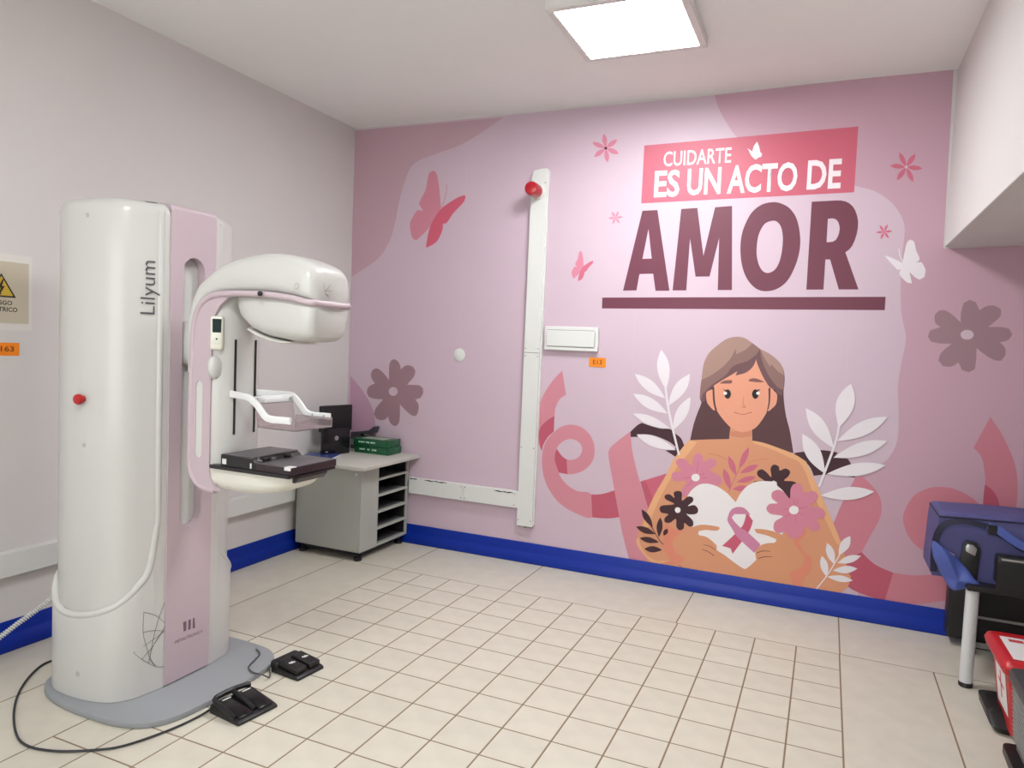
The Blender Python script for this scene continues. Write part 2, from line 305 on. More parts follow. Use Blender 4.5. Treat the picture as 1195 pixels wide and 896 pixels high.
["white_branch_leaf","whitel",0,[[36,328],[30,304],[30,282],[34,262],[43,244],[55,227],[70,212],[73,235],[74,257],[72,278],[65,297],[53,314]],None],
["white_branch_leaf","whitel",0,[[236,360],[213,361],[191,358],[171,350],[152,337],[135,320],[118,301],[141,302],[163,305],[184,312],[203,323],[220,339]],None],
["white_branch_leaf","whitel",0,[[223,285],[200,292],[179,294],[157,290],[137,281],[117,269],[97,254],[119,250],[141,247],[163,249],[183,256],[203,268]],None],
["white_branch_leaf","whitel",0,[[204,214],[182,225],[161,231],[139,233],[117,229],[94,223],[71,214],[93,205],[115,199],[136,196],[159,197],[181,203]],None],
["white_branch_stem","whitel",0,[[-914,1234],[-884,1081],[-809,825],[-797,829],[-871,1085],[-901,1236]],None],
["white_branch_leaf","whitel",0,[[-947,1468],[-962,1423],[-968,1381],[-963,1339],[-950,1300],[-929,1261],[-904,1224],[-894,1267],[-888,1310],[-888,1352],[-898,1392],[-917,1431]],None],
["white_branch_leaf","whitel",0,[[-1104,1309],[-1082,1269],[-1055,1237],[-1023,1211],[-987,1192],[-947,1179],[-905,1168],[-929,1204],[-955,1237],[-985,1265],[-1019,1286],[-1059,1301]],None],
["white_branch_leaf","whitel",0,[[-1108,1183],[-1079,1148],[-1047,1120],[-1010,1099],[-970,1087],[-928,1080],[-885,1076],[-915,1107],[-946,1136],[-981,1159],[-1019,1175],[-1062,1183]],None],
["white_branch_leaf","whitel",0,[[-1105,1059],[-1069,1030],[-1032,1008],[-992,994],[-950,986],[-907,983],[-863,982],[-898,1007],[-935,1029],[-974,1047],[-1015,1058],[-1058,1062]],None],
["white_branch_leaf","whitel",0,[[-1072,926],[-1036,896],[-998,873],[-957,859],[-913,853],[-869,853],[-823,856],[-860,882],[-897,905],[-937,922],[-979,932],[-1024,933]],None],
["white_branch_leaf","whitel",0,[[-764,1328],[-801,1305],[-832,1278],[-854,1246],[-869,1209],[-878,1169],[-884,1126],[-849,1152],[-818,1179],[-793,1209],[-775,1244],[-766,1284]],None],
["white_branch_leaf","whitel",0,[[-754,1188],[-788,1160],[-815,1129],[-833,1095],[-844,1056],[-848,1015],[-850,973],[-820,1003],[-793,1034],[-772,1067],[-758,1104],[-752,1144]],None],
["white_branch_stem","whitel",0,[[74,1080],[60,980],[-8,727],[4,723],[72,977],[86,1078]],None],
["white_branch_leaf","whitel",0,[[126,1322],[92,1287],[69,1249],[57,1208],[57,1164],[65,1118],[78,1071],[107,1108],[131,1147],[147,1187],[152,1229],[145,1274]],None],
["white_branch_leaf","whitel",0,[[-100,1168],[-90,1116],[-74,1070],[-49,1032],[-17,1001],[21,974],[61,951],[48,999],[32,1045],[11,1085],[-18,1120],[-55,1147]],None],
["white_branch_leaf","whitel",0,[[-109,1019],[-105,968],[-94,923],[-74,885],[-46,853],[-12,826],[25,802],[17,849],[7,893],[-9,934],[-34,968],[-67,996]],None],
["white_branch_leaf","whitel",0,[[320,1151],[270,1145],[224,1131],[181,1108],[143,1076],[108,1037],[74,994],[124,1005],[172,1019],[216,1040],[255,1068],[290,1105]],None],
["white_branch_leaf","whitel",0,[[326,1018],[276,1018],[228,1010],[183,993],[141,967],[100,934],[61,898],[112,902],[161,910],[207,924],[250,946],[290,978]],None],
["white_branch_leaf","whitel",0,[[328,882],[276,890],[225,888],[175,878],[127,858],[79,832],[32,802],[86,800],[138,801],[189,808],[237,824],[284,849]],None],
["white_branch_leaf","whitel",0,[[280,730],[233,742],[186,745],[141,739],[96,724],[52,701],[7,675],[56,667],[103,664],[150,667],[195,679],[238,700]],None],
["grey_flower","gflow",0,[[-2925,1164],[-2927,1223],[-2925,1279],[-2910,1309],[-2886,1319],[-2857,1307],[-2835,1280],[-2826,1248],[-2798,1272],[-2766,1281],[-2726,1272],[-2703,1242],[-2715,1200],[-2769,1140],[-2705,1142],[-2665,1141],[-2636,1122],[-2633,1088],[-2653,1052],[-2697,1037],[-2671,1010],[-2665,976],[-2676,933],[-2696,917],[-2728,924],[-2778,957],[-2824,993],[-2821,922],[-2825,866],[-2846,835],[-2875,835],[-2905,856],[-2923,897],[-2947,874],[-2988,865],[-3026,874],[-3044,905],[-3033,948],[-2969,1020],[-3044,1019],[-3096,1029],[-3116,1060],[-3107,1096],[-3078,1119],[-3045,1131],[-3075,1166],[-3083,1201],[-3069,1233],[-3036,1244],[-3002,1233],[-2959,1200]],None],
["flower_centre","base",1,[[-2847,1086],[-2849,1073],[-2857,1063],[-2869,1055],[-2883,1051],[-2898,1053],[-2911,1059],[-2919,1069],[-2923,1081],[-2920,1094],[-2912,1105],[-2900,1112],[-2886,1116],[-2871,1114],[-2859,1108],[-2850,1098]],None],
["grey_flower","gflow",0,[[631,1678],[629,1730],[638,1780],[664,1797],[692,1786],[712,1743],[739,1764],[773,1769],[805,1752],[807,1716],[783,1684],[756,1657],[815,1658],[849,1650],[864,1624],[849,1593],[813,1578],[837,1552],[841,1516],[826,1484],[796,1485],[756,1508],[712,1544],[714,1479],[711,1433],[685,1416],[653,1426],[635,1466],[605,1442],[565,1442],[542,1471],[552,1513],[597,1563],[541,1563],[501,1571],[484,1598],[493,1631],[540,1650],[514,1673],[509,1714],[526,1737],[554,1740],[587,1720]],None],
["flower_centre","base",1,[[694,1614],[692,1604],[686,1596],[677,1590],[666,1588],[655,1589],[645,1594],[638,1603],[635,1612],[636,1622],[642,1630],[651,1636],[663,1639],[674,1637],[684,1632],[691,1624]],None],
["butterfly_wing","bfl1",0,[[-2550,2381],[-2547,2424],[-2561,2528],[-2578,2608],[-2598,2649],[-2621,2657],[-2649,2640],[-2660,2589],[-2672,2525],[-2716,2447],[-2717,2423],[-2685,2380],[-2732,2386],[-2755,2360],[-2790,2296],[-2780,2223],[-2762,2186],[-2733,2173],[-2692,2204],[-2628,2263]],None],
["butterfly_wing","bfl2",0,[[-2550,2381],[-2488,2422],[-2408,2462],[-2359,2474],[-2350,2463],[-2366,2425],[-2440,2357],[-2474,2311],[-2496,2287],[-2523,2284],[-2522,2248],[-2551,2181],[-2586,2146],[-2649,2119],[-2651,2135],[-2636,2227],[-2607,2299]],None],
["butterfly_antenna","crim",0,[[-2504,2553],[-2506,2494],[-2522,2440],[-2547,2395],[-2545,2393],[-2519,2439],[-2503,2494],[-2501,2553]],None],
["butterfly_wing","flow",0,[[-1477,1982],[-1477,1998],[-1482,2035],[-1488,2064],[-1494,2078],[-1502,2080],[-1511,2074],[-1514,2055],[-1518,2032],[-1532,2004],[-1532,1995],[-1521,1980],[-1537,1982],[-1544,1972],[-1555,1949],[-1551,1923],[-1545,1910],[-1536,1906],[-1523,1917],[-1503,1939]],None],
["butterfly_wing","crimb",0,[[-1477,1982],[-1457,1997],[-1431,2013],[-1415,2018],[-1411,2014],[-1417,2000],[-1441,1974],[-1452,1957],[-1459,1949],[-1468,1947],[-1468,1935],[-1477,1910],[-1488,1897],[-1509,1887],[-1509,1893],[-1505,1926],[-1496,1952]],None],
["butterfly_antenna","crim",0,[[-1463,2045],[-1463,2023],[-1468,2003],[-1477,1987],[-1476,1986],[-1468,2003],[-1462,2023],[-1462,2045]],None],
["butterfly","whitel",0,[[249,2033],[279,2023],[339,1993],[344,2041],[353,2101],[368,2117],[387,2105],[400,2059],[417,2022],[418,2005],[404,1994],[429,1996],[450,1957],[448,1916],[427,1902],[406,1913],[375,1944],[391,1882],[366,1888],[335,1920],[328,1939],[333,1956],[316,1956],[280,1995]],None],
["butterfly_antenna","whitel",0,[[315,2069],[322,2032],[339,1996],[343,1998],[326,2033],[319,2070]],None],
["star_flower_petal","flow",0,[[-1293,2773],[-1311,2772],[-1326,2768],[-1339,2761],[-1350,2751],[-1358,2738],[-1366,2724],[-1349,2727],[-1333,2730],[-1319,2736],[-1308,2745],[-1299,2758]],None],
["star_flower_petal","flow",0,[[-1382,2815],[-1389,2800],[-1391,2784],[-1390,2769],[-1384,2754],[-1376,2739],[-1366,2724],[-1361,2740],[-1359,2755],[-1359,2770],[-1362,2785],[-1370,2800]],None],
["star_flower_petal","flow",0,[[-1456,2766],[-1444,2751],[-1431,2740],[-1416,2732],[-1400,2727],[-1383,2725],[-1366,2724],[-1378,2737],[-1391,2749],[-1406,2758],[-1421,2764],[-1438,2767]],None],
["star_flower_petal","flow",0,[[-1440,2674],[-1422,2675],[-1406,2679],[-1393,2687],[-1382,2697],[-1374,2710],[-1366,2724],[-1383,2722],[-1399,2718],[-1413,2712],[-1425,2703],[-1434,2690]],None],
["star_flower_petal","flow",0,[[-1350,2633],[-1343,2649],[-1341,2664],[-1342,2679],[-1348,2694],[-1356,2709],[-1366,2724],[-1370,2708],[-1373,2693],[-1373,2678],[-1369,2662],[-1361,2648]],None],
["star_flower_petal","flow",0,[[-1277,2683],[-1288,2697],[-1301,2709],[-1316,2717],[-1332,2721],[-1348,2723],[-1366,2724],[-1353,2711],[-1340,2699],[-1327,2690],[-1311,2684],[-1295,2682]],None],
["star_flower_centre","dark",0,[[-1356,2723],[-1359,2717],[-1365,2715],[-1372,2718],[-1375,2725],[-1373,2731],[-1366,2733],[-1359,2730]],None],
["star_flower_petal","flow",0,[[-1233,2289],[-1241,2293],[-1249,2295],[-1257,2295],[-1265,2293],[-1272,2290],[-1279,2287],[-1271,2284],[-1263,2282],[-1255,2281],[-1247,2282],[-1240,2285]],None],
["star_flower_petal","flow",0,[[-1262,2327],[-1268,2322],[-1274,2317],[-1277,2310],[-1279,2303],[-1279,2295],[-1279,2287],[-1273,2292],[-1268,2298],[-1264,2304],[-1261,2311],[-1261,2319]],None],
["star_flower_petal","flow",0,[[-1308,2325],[-1307,2316],[-1304,2309],[-1300,2302],[-1294,2296],[-1287,2291],[-1279,2287],[-1282,2295],[-1284,2303],[-1288,2310],[-1293,2316],[-1300,2321]],None],
["star_flower_petal","flow",0,[[-1327,2284],[-1318,2280],[-1310,2279],[-1302,2278],[-1294,2280],[-1287,2283],[-1279,2287],[-1288,2289],[-1296,2292],[-1304,2292],[-1312,2291],[-1319,2289]],None],
["star_flower_petal","flow",0,[[-1297,2246],[-1290,2251],[-1285,2257],[-1282,2263],[-1280,2271],[-1279,2278],[-1279,2287],[-1285,2281],[-1291,2276],[-1295,2269],[-1298,2262],[-1298,2255]],None],
["star_flower_petal","flow",0,[[-1250,2249],[-1252,2257],[-1255,2265],[-1259,2271],[-1265,2277],[-1272,2282],[-1279,2287],[-1277,2279],[-1274,2271],[-1271,2264],[-1265,2258],[-1259,2253]],None],
["star_flower_petal","crimb",0,[[402,2494],[389,2504],[376,2510],[363,2513],[350,2513],[337,2510],[324,2507],[337,2499],[350,2492],[363,2488],[376,2487],[389,2489]],None],
["star_flower_petal","crimb",0,[[364,2575],[352,2568],[342,2560],[334,2549],[329,2536],[326,2522],[324,2507],[335,2514],[346,2523],[354,2533],[360,2545],[363,2559]],None],
["star_flower_petal","crimb",0,[[286,2588],[287,2571],[290,2556],[295,2542],[303,2530],[313,2518],[324,2507],[322,2522],[320,2537],[315,2552],[308,2565],[298,2577]],None],
["star_flower_petal","crimb",0,[[245,2519],[259,2509],[272,2503],[285,2500],[298,2500],[311,2503],[324,2507],[311,2514],[298,2521],[285,2525],[272,2527],[259,2524]],None],
["star_flower_petal","crimb",0,[[284,2438],[296,2444],[306,2453],[314,2464],[319,2477],[322,2491],[324,2507],[313,2499],[303,2490],[294,2480],[288,2468],[285,2454]],None],
["star_flower_petal","crimb",0,[[362,2426],[362,2442],[359,2457],[353,2471],[345,2484],[335,2495],[324,2507],[326,2491],[329,2476],[333,2461],[340,2448],[350,2436]],None],
["star_flower_centre","base",0,[[332,2506],[330,2500],[325,2498],[319,2501],[316,2507],[318,2513],[324,2515],[329,2512]],None],
["star_flower_petal","crimb",0,[[279,2165],[272,2168],[265,2170],[258,2170],[252,2168],[246,2166],[240,2162],[247,2160],[253,2158],[260,2157],[267,2158],[273,2161]],None],
["star_flower_petal","crimb",0,[[254,2202],[248,2197],[244,2191],[241,2185],[240,2178],[239,2170],[240,2162],[244,2167],[249,2173],[252,2179],[254,2186],[255,2193]],None],
["star_flower_petal","crimb",0,[[214,2199],[216,2191],[219,2183],[222,2177],[227,2171],[233,2167],[240,2162],[237,2170],[235,2177],[232,2184],[227,2190],[221,2195]],None],
["star_flower_petal","crimb",0,[[200,2159],[207,2156],[214,2154],[221,2154],[227,2156],[233,2159],[240,2162],[233,2165],[226,2166],[219,2167],[212,2166],[206,2163]],None],
["star_flower_petal","crimb",0,[[225,2122],[231,2127],[235,2133],[238,2139],[239,2146],[240,2154],[240,2162],[235,2157],[230,2151],[227,2145],[225,2138],[224,2131]],None],
["star_flower_petal","crimb",0,[[265,2125],[263,2134],[260,2141],[257,2147],[252,2153],[246,2158],[240,2162],[242,2154],[244,2147],[248,2140],[252,2134],[258,2129]],None],
["banner","banner",0,[[-1119,2723],[76,2742],[77,2383],[-1120,2369]],None],
["banner_butterfly","white",0,[[-453,2698],[-440,2667],[-432,2637],[-422,2627],[-426,2610],[-443,2605],[-449,2599],[-458,2596],[-482,2621],[-497,2651],[-507,2665],[-491,2654],[-477,2643],[-469,2676]],None],
["letter_a","plum",0,[[-1110,2324],[-1016,2325],[-916,1831],[-1002,1830],[-1022,1935],[-1108,1933],[-1122,1831],[-1208,1829]],[[-1066,2210],[-1094,2027],[-1036,2028]]],
["letter_m","plum",0,[[-871,2326],[-775,2329],[-723,2041],[-671,2329],[-573,2333],[-546,1838],[-628,1837],[-637,2146],[-680,1918],[-763,1917],[-808,2145],[-814,1834],[-897,1833]],None],
["letter_o","plum",1,[[-343,2346],[-297,2335],[-254,2308],[-218,2259],[-197,2197],[-185,2119],[-189,2041],[-209,1963],[-242,1893],[-293,1848],[-355,1833],[-411,1848],[-462,1901],[-494,1973],[-511,2063],[-510,2152],[-493,2223],[-458,2293],[-405,2335]],[[-341,2239],[-315,2231],[-293,2200],[-281,2147],[-280,2077],[-290,2007],[-312,1959],[-347,1939],[-379,1950],[-404,1990],[-419,2052],[-419,2124],[-409,2176],[-382,2224]]],
["letter_r","plum",0,[[-138,2340],[-15,2342],[12,2341],[36,2335],[56,2324],[74,2307],[89,2283],[100,2254],[107,2223],[108,2189],[105,2156],[97,2120],[86,2089],[72,2068],[53,2053],[132,1847],[32,1846],[-23,2014],[-47,2014],[-47,1845],[-137,1844]],[[-48,2241],[-29,2243],[-17,2242],[-4,2235],[6,2222],[13,2203],[16,2183],[14,2160],[9,2141],[0,2123],[-13,2114],[-29,2111],[-47,2111]]],
["underline","plum",0,[[-1341,1784],[269,1808],[269,1735],[-1340,1715]],None],
]

# ---------------------------------------------------------------- materials
WALLW = mat('white_wall_paint', (214, 209, 208), 0.75, noise=0.012, nscale=3, bump=0.08, bscale=300)
CEIL = mat('ceiling_paint', (240, 240, 238), 0.85, noise=0.012, nscale=2)
TRUNK = mat('white_plastic_trunking', (219, 219, 217), 0.4)
GROUT = mat('brown_grout', (136, 116, 94), 0.9)
TILE = mat('beige_floor_tile', (208, 201, 187), 0.38, noise=0.05, nscale=9, bump=0.03, bscale=60, rnd=0.02)
BLUE = mat('blue_vinyl_skirting', (5, 42, 146), 0.38, spec=0.3)
SHELL = mat('glossy_white_shell', (200, 198, 195), 0.28, coat=0.2)
PINK = mat('lilac_panel', (192, 173, 181), 0.4)
BLACK = mat('black_plastic', (22, 21, 23), 0.45)
BLACKG = mat('black_gloss', (18, 17, 20), 0.18)
CHROME = mat('steel', (180, 180, 182), 0.3, metal=0.9)

# ---------------------------------------------------------------- room shell
X0, X1, Y0, Y1, H = -3.289, 2.45, -1.7, 4.456, 3.0
tag(obj('wall_left', nbox(X0 - 0.12, X0, Y0, Y1 + 0.12, 0, H), WALLW), kind='structure')
tag(obj('wall_back', nbox(X0, X1, Y1, Y1 + 0.12, 0, H), WALLW), kind='structure')
tag(obj('wall_right', nbox(X1, X1 + 0.12, Y0, Y1 + 0.12, 0, H), WALLW), kind='structure')
tag(obj('wall_front', nbox(X0 - 0.12, X1 + 0.12, Y0 - 0.12, Y0, 0, H), WALLW), kind='structure')
tag(obj('ceiling', nbox(X0 - 0.12, X1 + 0.12, Y0 - 0.12, Y1 + 0.12, H, H + 0.12), CEIL), kind='structure')
tag(obj('ceiling_bulkhead', nbox(0.532, X1, Y0, Y1, 2.075, H, bev=0.004), WALLW), kind='structure')
floor = tag(obj('floor', nbox(X0, X1, Y0, Y1, -0.1, -0.0007), GROUT), kind='structure')

def tile_mesh(wx, wy):
    bm = nbox(-wx / 2, wx / 2, -wy / 2, wy / 2, -0.010, 0.0)
    ed = [e for e in bm.edges if all(v.co.z > -0.005 for v in e.verts)]
    bmesh.ops.bevel(bm, geom=ed, offset=0.0005, segments=1, affect='EDGES')
    me = bpy.data.meshes.new('tile'); bm.to_mesh(me); bm.free(); me.materials.append(TILE)
    return me
_tm = {}
def tile(x0, x1, y0, y1):
    g = 0.0034
    x0, x1, y0, y1 = max(x0, X0) + g, min(x1, X1) - g, max(y0, Y0) + g, min(y1, Y1) - g
    if x1 - x0 < 0.02 or y1 - y0 < 0.02: return
    k = (round(x1 - x0, 3), round(y1 - y0, 3))
    if k not in _tm: _tm[k] = tile_mesh(*k)
    o = bpy.data.objects.new('tile', _tm[k]); C.objects.link(o); o.location = ((x0 + x1) / 2, (y0 + y1) / 2, 0); o.parent = floor
GX0, GX1, GY = -2.444, 0.140, 3.869
cw = (GX1 - GX0) / 13; rh = 0.2018
ROWS = 17
for i in range(13):
    for j in range(ROWS):
        tile(GX0 + i * cw, GX0 + (i + 1) * cw, GY - (j + 1) * rh, GY - j * rh)
ye = GY - ROWS * rh
for a, b in ((X0, GX0), (GX0, -1.652), (-1.652, -0.664), (-0.664, 0.142), (0.142, 1.34), (1.34, X1)): tile(a, b, GY, Y1)
yy = [GY, 2.647, 1.427, 0.207, -1.01, Y0]
for a, b in zip(yy, yy[1:]):
    tile(X0, -2.844, b, a); tile(-2.844, GX0, b, a)
    tile(GX1, 0.545, b, a); tile(0.545, 1.15, b, a); tile(1.15, 1.75, b, a); tile(1.75, X1, b, a)
for i in range(5):
    tile(GX0 + i * (GX1 - GX0) / 5, GX0 + (i + 1) * (GX1 - GX0) / 5, -0.75, ye); tile(GX0 + i * (GX1 - GX0) / 5, GX0 + (i + 1) * (GX1 - GX0) / 5, Y0, -0.75)

# coved blue skirting
prof = [(0.0, 0.0), (0.030, 0.0), (0.034, 0.006), (0.032, 0.030), (0.026, 0.052), (0.014, 0.066), (0.010, 0.078), (0.009, 0.128), (0.006, 0.133), (0.0, 0.133)]
def skirting(name, p0, p1, nrm):
    d = Vector(nrm)
    rings = [[Vector(p) + d * a + Vector((0, 0, z)) for a, z in prof] for p in (p0, p1)]
    return tag(obj(name, loft(bmesh.new(), rings), BLUE, smooth=True, angle=35), kind='structure')
skirting('baseboard_back', (X0 + 0.0345, Y1 - 0.0026, 0.0002), (X1, Y1 - 0.0026, 0.0002), (0, -1, 0))
skirting('baseboard_left', (X0, Y0, 0.0002), (X0, Y1, 0.0002), (1, 0, 0))
skirting('baseboard_right', (X1, Y0, 0.0002), (X1, Y1, 0.0002), (-1, 0, 0))

# ---------------------------------------------------------------- ceiling light panels
def light_panel(x, y, label, group=None):
    t = thing('ceiling_light_panel', label, 'ceiling light', (x, y, H), group=group)
    w = 0.31; e = 0.276
    fr = bmesh.new()
    for a in ((-w, w, -w, -e), (-w, w, e, w), (-w, -e, -e, e), (e, w, -e, e)):
        box(fr, a[0], a[1], a[2], a[3], -0.045, 0.0, bev=0.0015, seg=1)
    obj('frame', fr, mat('light_frame_white', (225, 222, 220), 0.4), t)
    obj('diffuser', nbox(-e, e, -e, e, -0.042, -0.034), mat('lit_diffuser', (246, 250, 250), 0.6, emit=PANEL_STRENGTH), t)
    return t
light_panel(-0.943, 3.366, 'square lit white LED panel in the ceiling in front of the pink mural')
light_panel(-0.943, 0.55, 'unseen square white LED panel added on the ceiling behind the viewpoint for fill light')  # second panel is out of view, added to brighten the room

# unseen frosted window, added behind the viewpoint as fill light
WX0, WX1, WZ0, WZ1 = -2.9, 0.3, 0.75, 2.75
wf = tag(obj('fill_window', nbox(WX0 - 0.06, WX1 + 0.06, Y0, Y0 + 0.03, WZ0 - 0.06, WZ1 + 0.06, bev=0.004), mat('fill_window_white', (225, 225, 225), 0.4)), kind='structure')
for k in range(3):
    a = WX0 + (WX1 - WX0) / 3 * k; b = WX0 + (WX1 - WX0) / 3 * (k + 1)
    obj('pane', nbox(a + 0.02, b - 0.02, Y0 + 0.0305, Y0 + 0.036, WZ0, WZ1), mat('fill_glow_glass', (244, 249, 248), 0.6, emit=FILL_WINDOW_STRENGTH), wf)

# ---------------------------------------------------------------- mural
MC = dict(base=(203, 180, 194), wave=(194, 160, 172), wave2=(188, 148, 170), wave3=(194, 157, 173), rib=(204, 134, 148), crim=(186, 88, 108),
          crim2=(198, 98, 120), ribr=(200, 125, 140), hairback=(88, 56, 60), dark=(66, 36, 44), skin=(214, 150, 116), skin2=(212, 149, 113),
          skinl=(226, 170, 126), skind=(206, 134, 106), skinp=(220, 136, 112), face=(228, 157, 130), hair1=(166, 132, 122), hair2=(138, 104, 100),
          hair3=(112, 78, 82), brow=(132, 86, 84), black=(28, 18, 22), white=(234, 228, 230), whitel=(228, 220, 226), mouth=(176, 84, 76),
          crimb=(200, 106, 128), flow=(208, 130, 152), crimr=(198, 90, 116), mauve=(202, 130, 162), gflow=(156, 124, 134), bfl1=(204, 132, 150),
          bfl2=(204, 94, 116), banner=(197, 95, 115), plum=(108, 55, 72), letter=(240, 226, 232))
def mcol(k): return mat('print_' + k, MC[k], 0.42, spec=0.35)
mural = thing('wall_mural', 'pink printed wall mural with a woman, a white heart, flowers and a slogan', 'mural', (-1.38, Y1, 0.1))
_minv = Matrix.Translation((1.38, -Y1, -0.1))
BASEM = mat('print_base', MC['base'], 0.42, spec=0.35, noise=0.008, nscale=6)
def under(o, parent):
    o.parent = parent
    return o
sheet = [(-3.286, 0.05), (X1, 0.05), (X1, 2.068), (0.520, 2.068), (0.512, 2.99), (-3.286, 2.99)]
obj('vinyl_sheet', prism(bmesh.new(), [(x + 1.38, z - 0.1) for x, z in sheet], -0.0015, 0.0, 'xz'), BASEM, mural)
for xs in (-2.35, -1.12, 0.10):
    obj('sheet_seam', nbox(xs + 1.38 - 0.0006, xs + 1.38 + 0.0006, -0.00158, -0.0015, -0.05, 2.88), mat('seam', (208, 190, 200), 0.5), mural)
WOMAN = {'long_hair', 'shoulders_and_arms', 'shoulder_edge', 'elbow_edge', 'neck_shadow', 'ear', 'face', 'hair_strand', 'fringe', 'eyebrow', 'eye',
         'eye_glint', 'eyelash', 'nose', 'mouth', 'collar_bone', 'hand', 'arm_shade', 'finger_line'}
woman = group_part('woman_figure', mural)
_boxes = []; _last = {}; _n = {'star': 0}; _prev = ''
def flat(name, m, outer, hole, parent, depth):
    loops = [outer] + ([hole] if hole else [])
    flatp = [p for l in loops for p in l]
    bm = bmesh.new(); V = [bm.verts.new((p[0] + 1.38, -depth, p[1] - 0.1)) for p in flatp]
    for tr in tessellate_polygon([[Vector((p[0], p[1], 0)) for p in l] for l in loops]):
        try: bm.faces.new([V[i] for i in tr])
        except ValueError: pass
    bm.normal_update()
    for f in bm.faces:
        if f.normal.y > 0: f.normal_flip()
    me = bpy.data.meshes.new(name); bm.to_mesh(me); bm.free(); me.materials.append(m)
    o = bpy.data.objects.new(name, me); C.objects.link(o); o.parent = parent
    return o
def soft(P, lim=math.radians(42)):
    P = [Vector((p[0], p[1])) for p in P]; N = len(P); out = []
    def corner(i):
        a = P[i % N] - P[(i - 1) % N]; b = P[(i + 1) % N] - P[i % N]
        return a.length < 1e-6 or b.length < 1e-6 or a.angle(b) > lim
    for i in range(N):
        b, c = P[i], P[(i + 1) % N]
        a = b if corner(i) else P[i - 1]; d = c if corner(i + 1) else P[(i + 2) % N]
        L = (c - b).length
        if L < 0.012: out.append((b.x, b.y)); continue
        # keep tangents short next to much longer neighbours
        if (b - a).length > 2 * L: a = b + (a - b).normalized() * 2 * L
        if (d - c).length > 2 * L: d = c + (d - c).normalized() * 2 * L
        for k in range(4):
            t = k / 4; q = 0.5 * ((2 * b) + (c - a) * t + (2 * a - 5 * b + 4 * c - d) * t * t + (-a + 3 * b - 3 * c + d) * t ** 3)
            out.append((q.x, q.y))
    return out
for name, col, sm, pts, hole in MURAL:
    pts = [(p[0] / 1000, p[1] / 1000) for p in pts]; hole = [(p[0] / 1000, p[1] / 1000) for p in hole] if hole else None
    if sm:
        f = lambda l: [(v.x, v.y) for v in catmull([(p[0], p[1], 0) for p in l], 4, True)]
        pts = f(pts); hole = f(hole) if hole else None
    elif name[:7] != 'letter_' and name not in ('banner', 'underline') and len(pts) > 5:
        pts = soft(pts)
    bb = (min(p[0] for p in pts), max(p[0] for p in pts), min(p[1] for p in pts), max(p[1] for p in pts))
    lay = 1 + max([l for b, l in _boxes if b[0] < bb[1] and bb[0] < b[1] and b[2] < bb[3] and bb[2] < b[3]], default=0)
    _boxes.append((bb, lay)); par = mural
    if name in WOMAN: par = woman
    elif name.endswith('_branch_stem'): par = _last['b'] = group_part('leaf_branch', mural); name = 'stem'
    elif name.endswith('_branch_leaf'): par = _last['b']; name = 'leaf'
    elif name == 'star_flower_petal':
        if _n['star'] % 6 == 0: _last['s'] = group_part('star_flower', mural)
        _n['star'] += 1; par = _last['s']; name = 'petal'
    elif name == 'star_flower_centre': par = _last['s']; name = 'flower_centre'
    elif name in ('pink_flower', 'dark_flower', 'grey_flower'): par = _last['f'] = group_part(name, mural); name = 'petals'
    elif name in ('flower_centre', 'petal_vein'): par = _last['f']
    elif name == 'butterfly_wing':
        if _prev != 'butterfly_wing': _last['w'] = group_part('butterfly', mural)
        par = _last['w']; _prev = name; name = 'wing'
        flat(name, mcol(col), pts, hole, par, 0.0015 + 0.00022 * lay); continue
    elif name == 'butterfly': par = _last['w'] = group_part('butterfly', mural); name = 'wing'
    elif name == 'butterfly_antenna': par = _last['w']; name = 'antenna'
    elif name == 'awareness_ribbon': name = 'heart_ribbon'
    _prev = name
    flat(name, mcol(col), pts, hole, par, 0.0015 + 0.00022 * lay)
def wall_text(body, x0, x1, z0, z1, bold, col, name='lettering'):
    bm = text_bm(body, lambda u, v: (x0 + (x1 - x0) * u + 1.38, -0.0042, z0 + (z1 - z0) * v - 0.1), bold)
    return obj(name, bm, mcol(col), mural)
wall_text('CUIDARTE', -0.994, -0.594, 2.586, 2.676, 0.012, 'letter')
wall_text('ES', -1.043, -0.888, 2.400, 2.564, 0.026, 'letter')
wall_text('UN', -0.843, -0.645, 2.404, 2.564, 0.026, 'letter')
wall_text('ACTO', -0.608, -0.222, 2.403, 2.570, 0.026, 'letter')
wall_text('DE', -0.170, 0.006, 2.408, 2.572, 0.026, 'letter')

# ---------------------------------------------------------------- wall fittings
def screw(bm, c, n, r=0.004):
    M = Matrix.Translation(c) @ Vector((0, 0, 1)).rotation_difference(Vector(n)).to_matrix().to_4x4()
    lathe(bm, [(r, 0), (r, 0.001), (r * 0.6, 0.002)], M, 10)
SCREW = mat('grey_screw', (120, 118, 116), 0.5)
WY = Y1 - 0.0026
t = thing('cable_trunking', 'tall white plastic cable trunking running up the pink mural', 'cable trunking', (-1.795, WY, 0.25))
obj('cover', prism(bmesh.new(), [(-0.055, 0), (0.055, 0), (0.055, 1.16), (-0.055, 1.16)], -0.038, 0, 'xz', bev=0.002), TRUNK, t)
obj('cover', prism(bmesh.new(), [(-0.055, 1.163), (0.055, 1.163), (0.055, 2.362), (0.015, 2.362), (-0.040, 2.352), (-0.055, 2.30)], -0.038, 0, 'xz', bev=0.002), TRUNK, t)
obj('flange', nbox(0.055, 0.062, -0.02, 0, 0.01, 2.35), TRUNK, t)
bm = bmesh.new()
for z in (0.04, 0.53, 1.14, 1.19, 2.27):
    for x in (-0.044, 0.044): screw(bm, (x, -0.038, z), (0, -1, 0))
obj('screws', bm, SCREW, t)
obj('broken_end', prism(bmesh.new(), [(-0.05, 0.0), (-0.045, -0.008), (-0.02, -0.003), (0.01, -0.011), (0.03, -0.004), (0.048, -0.009), (0.05, 0)], -0.034, -0.004, 'xz'), SCREW, t)
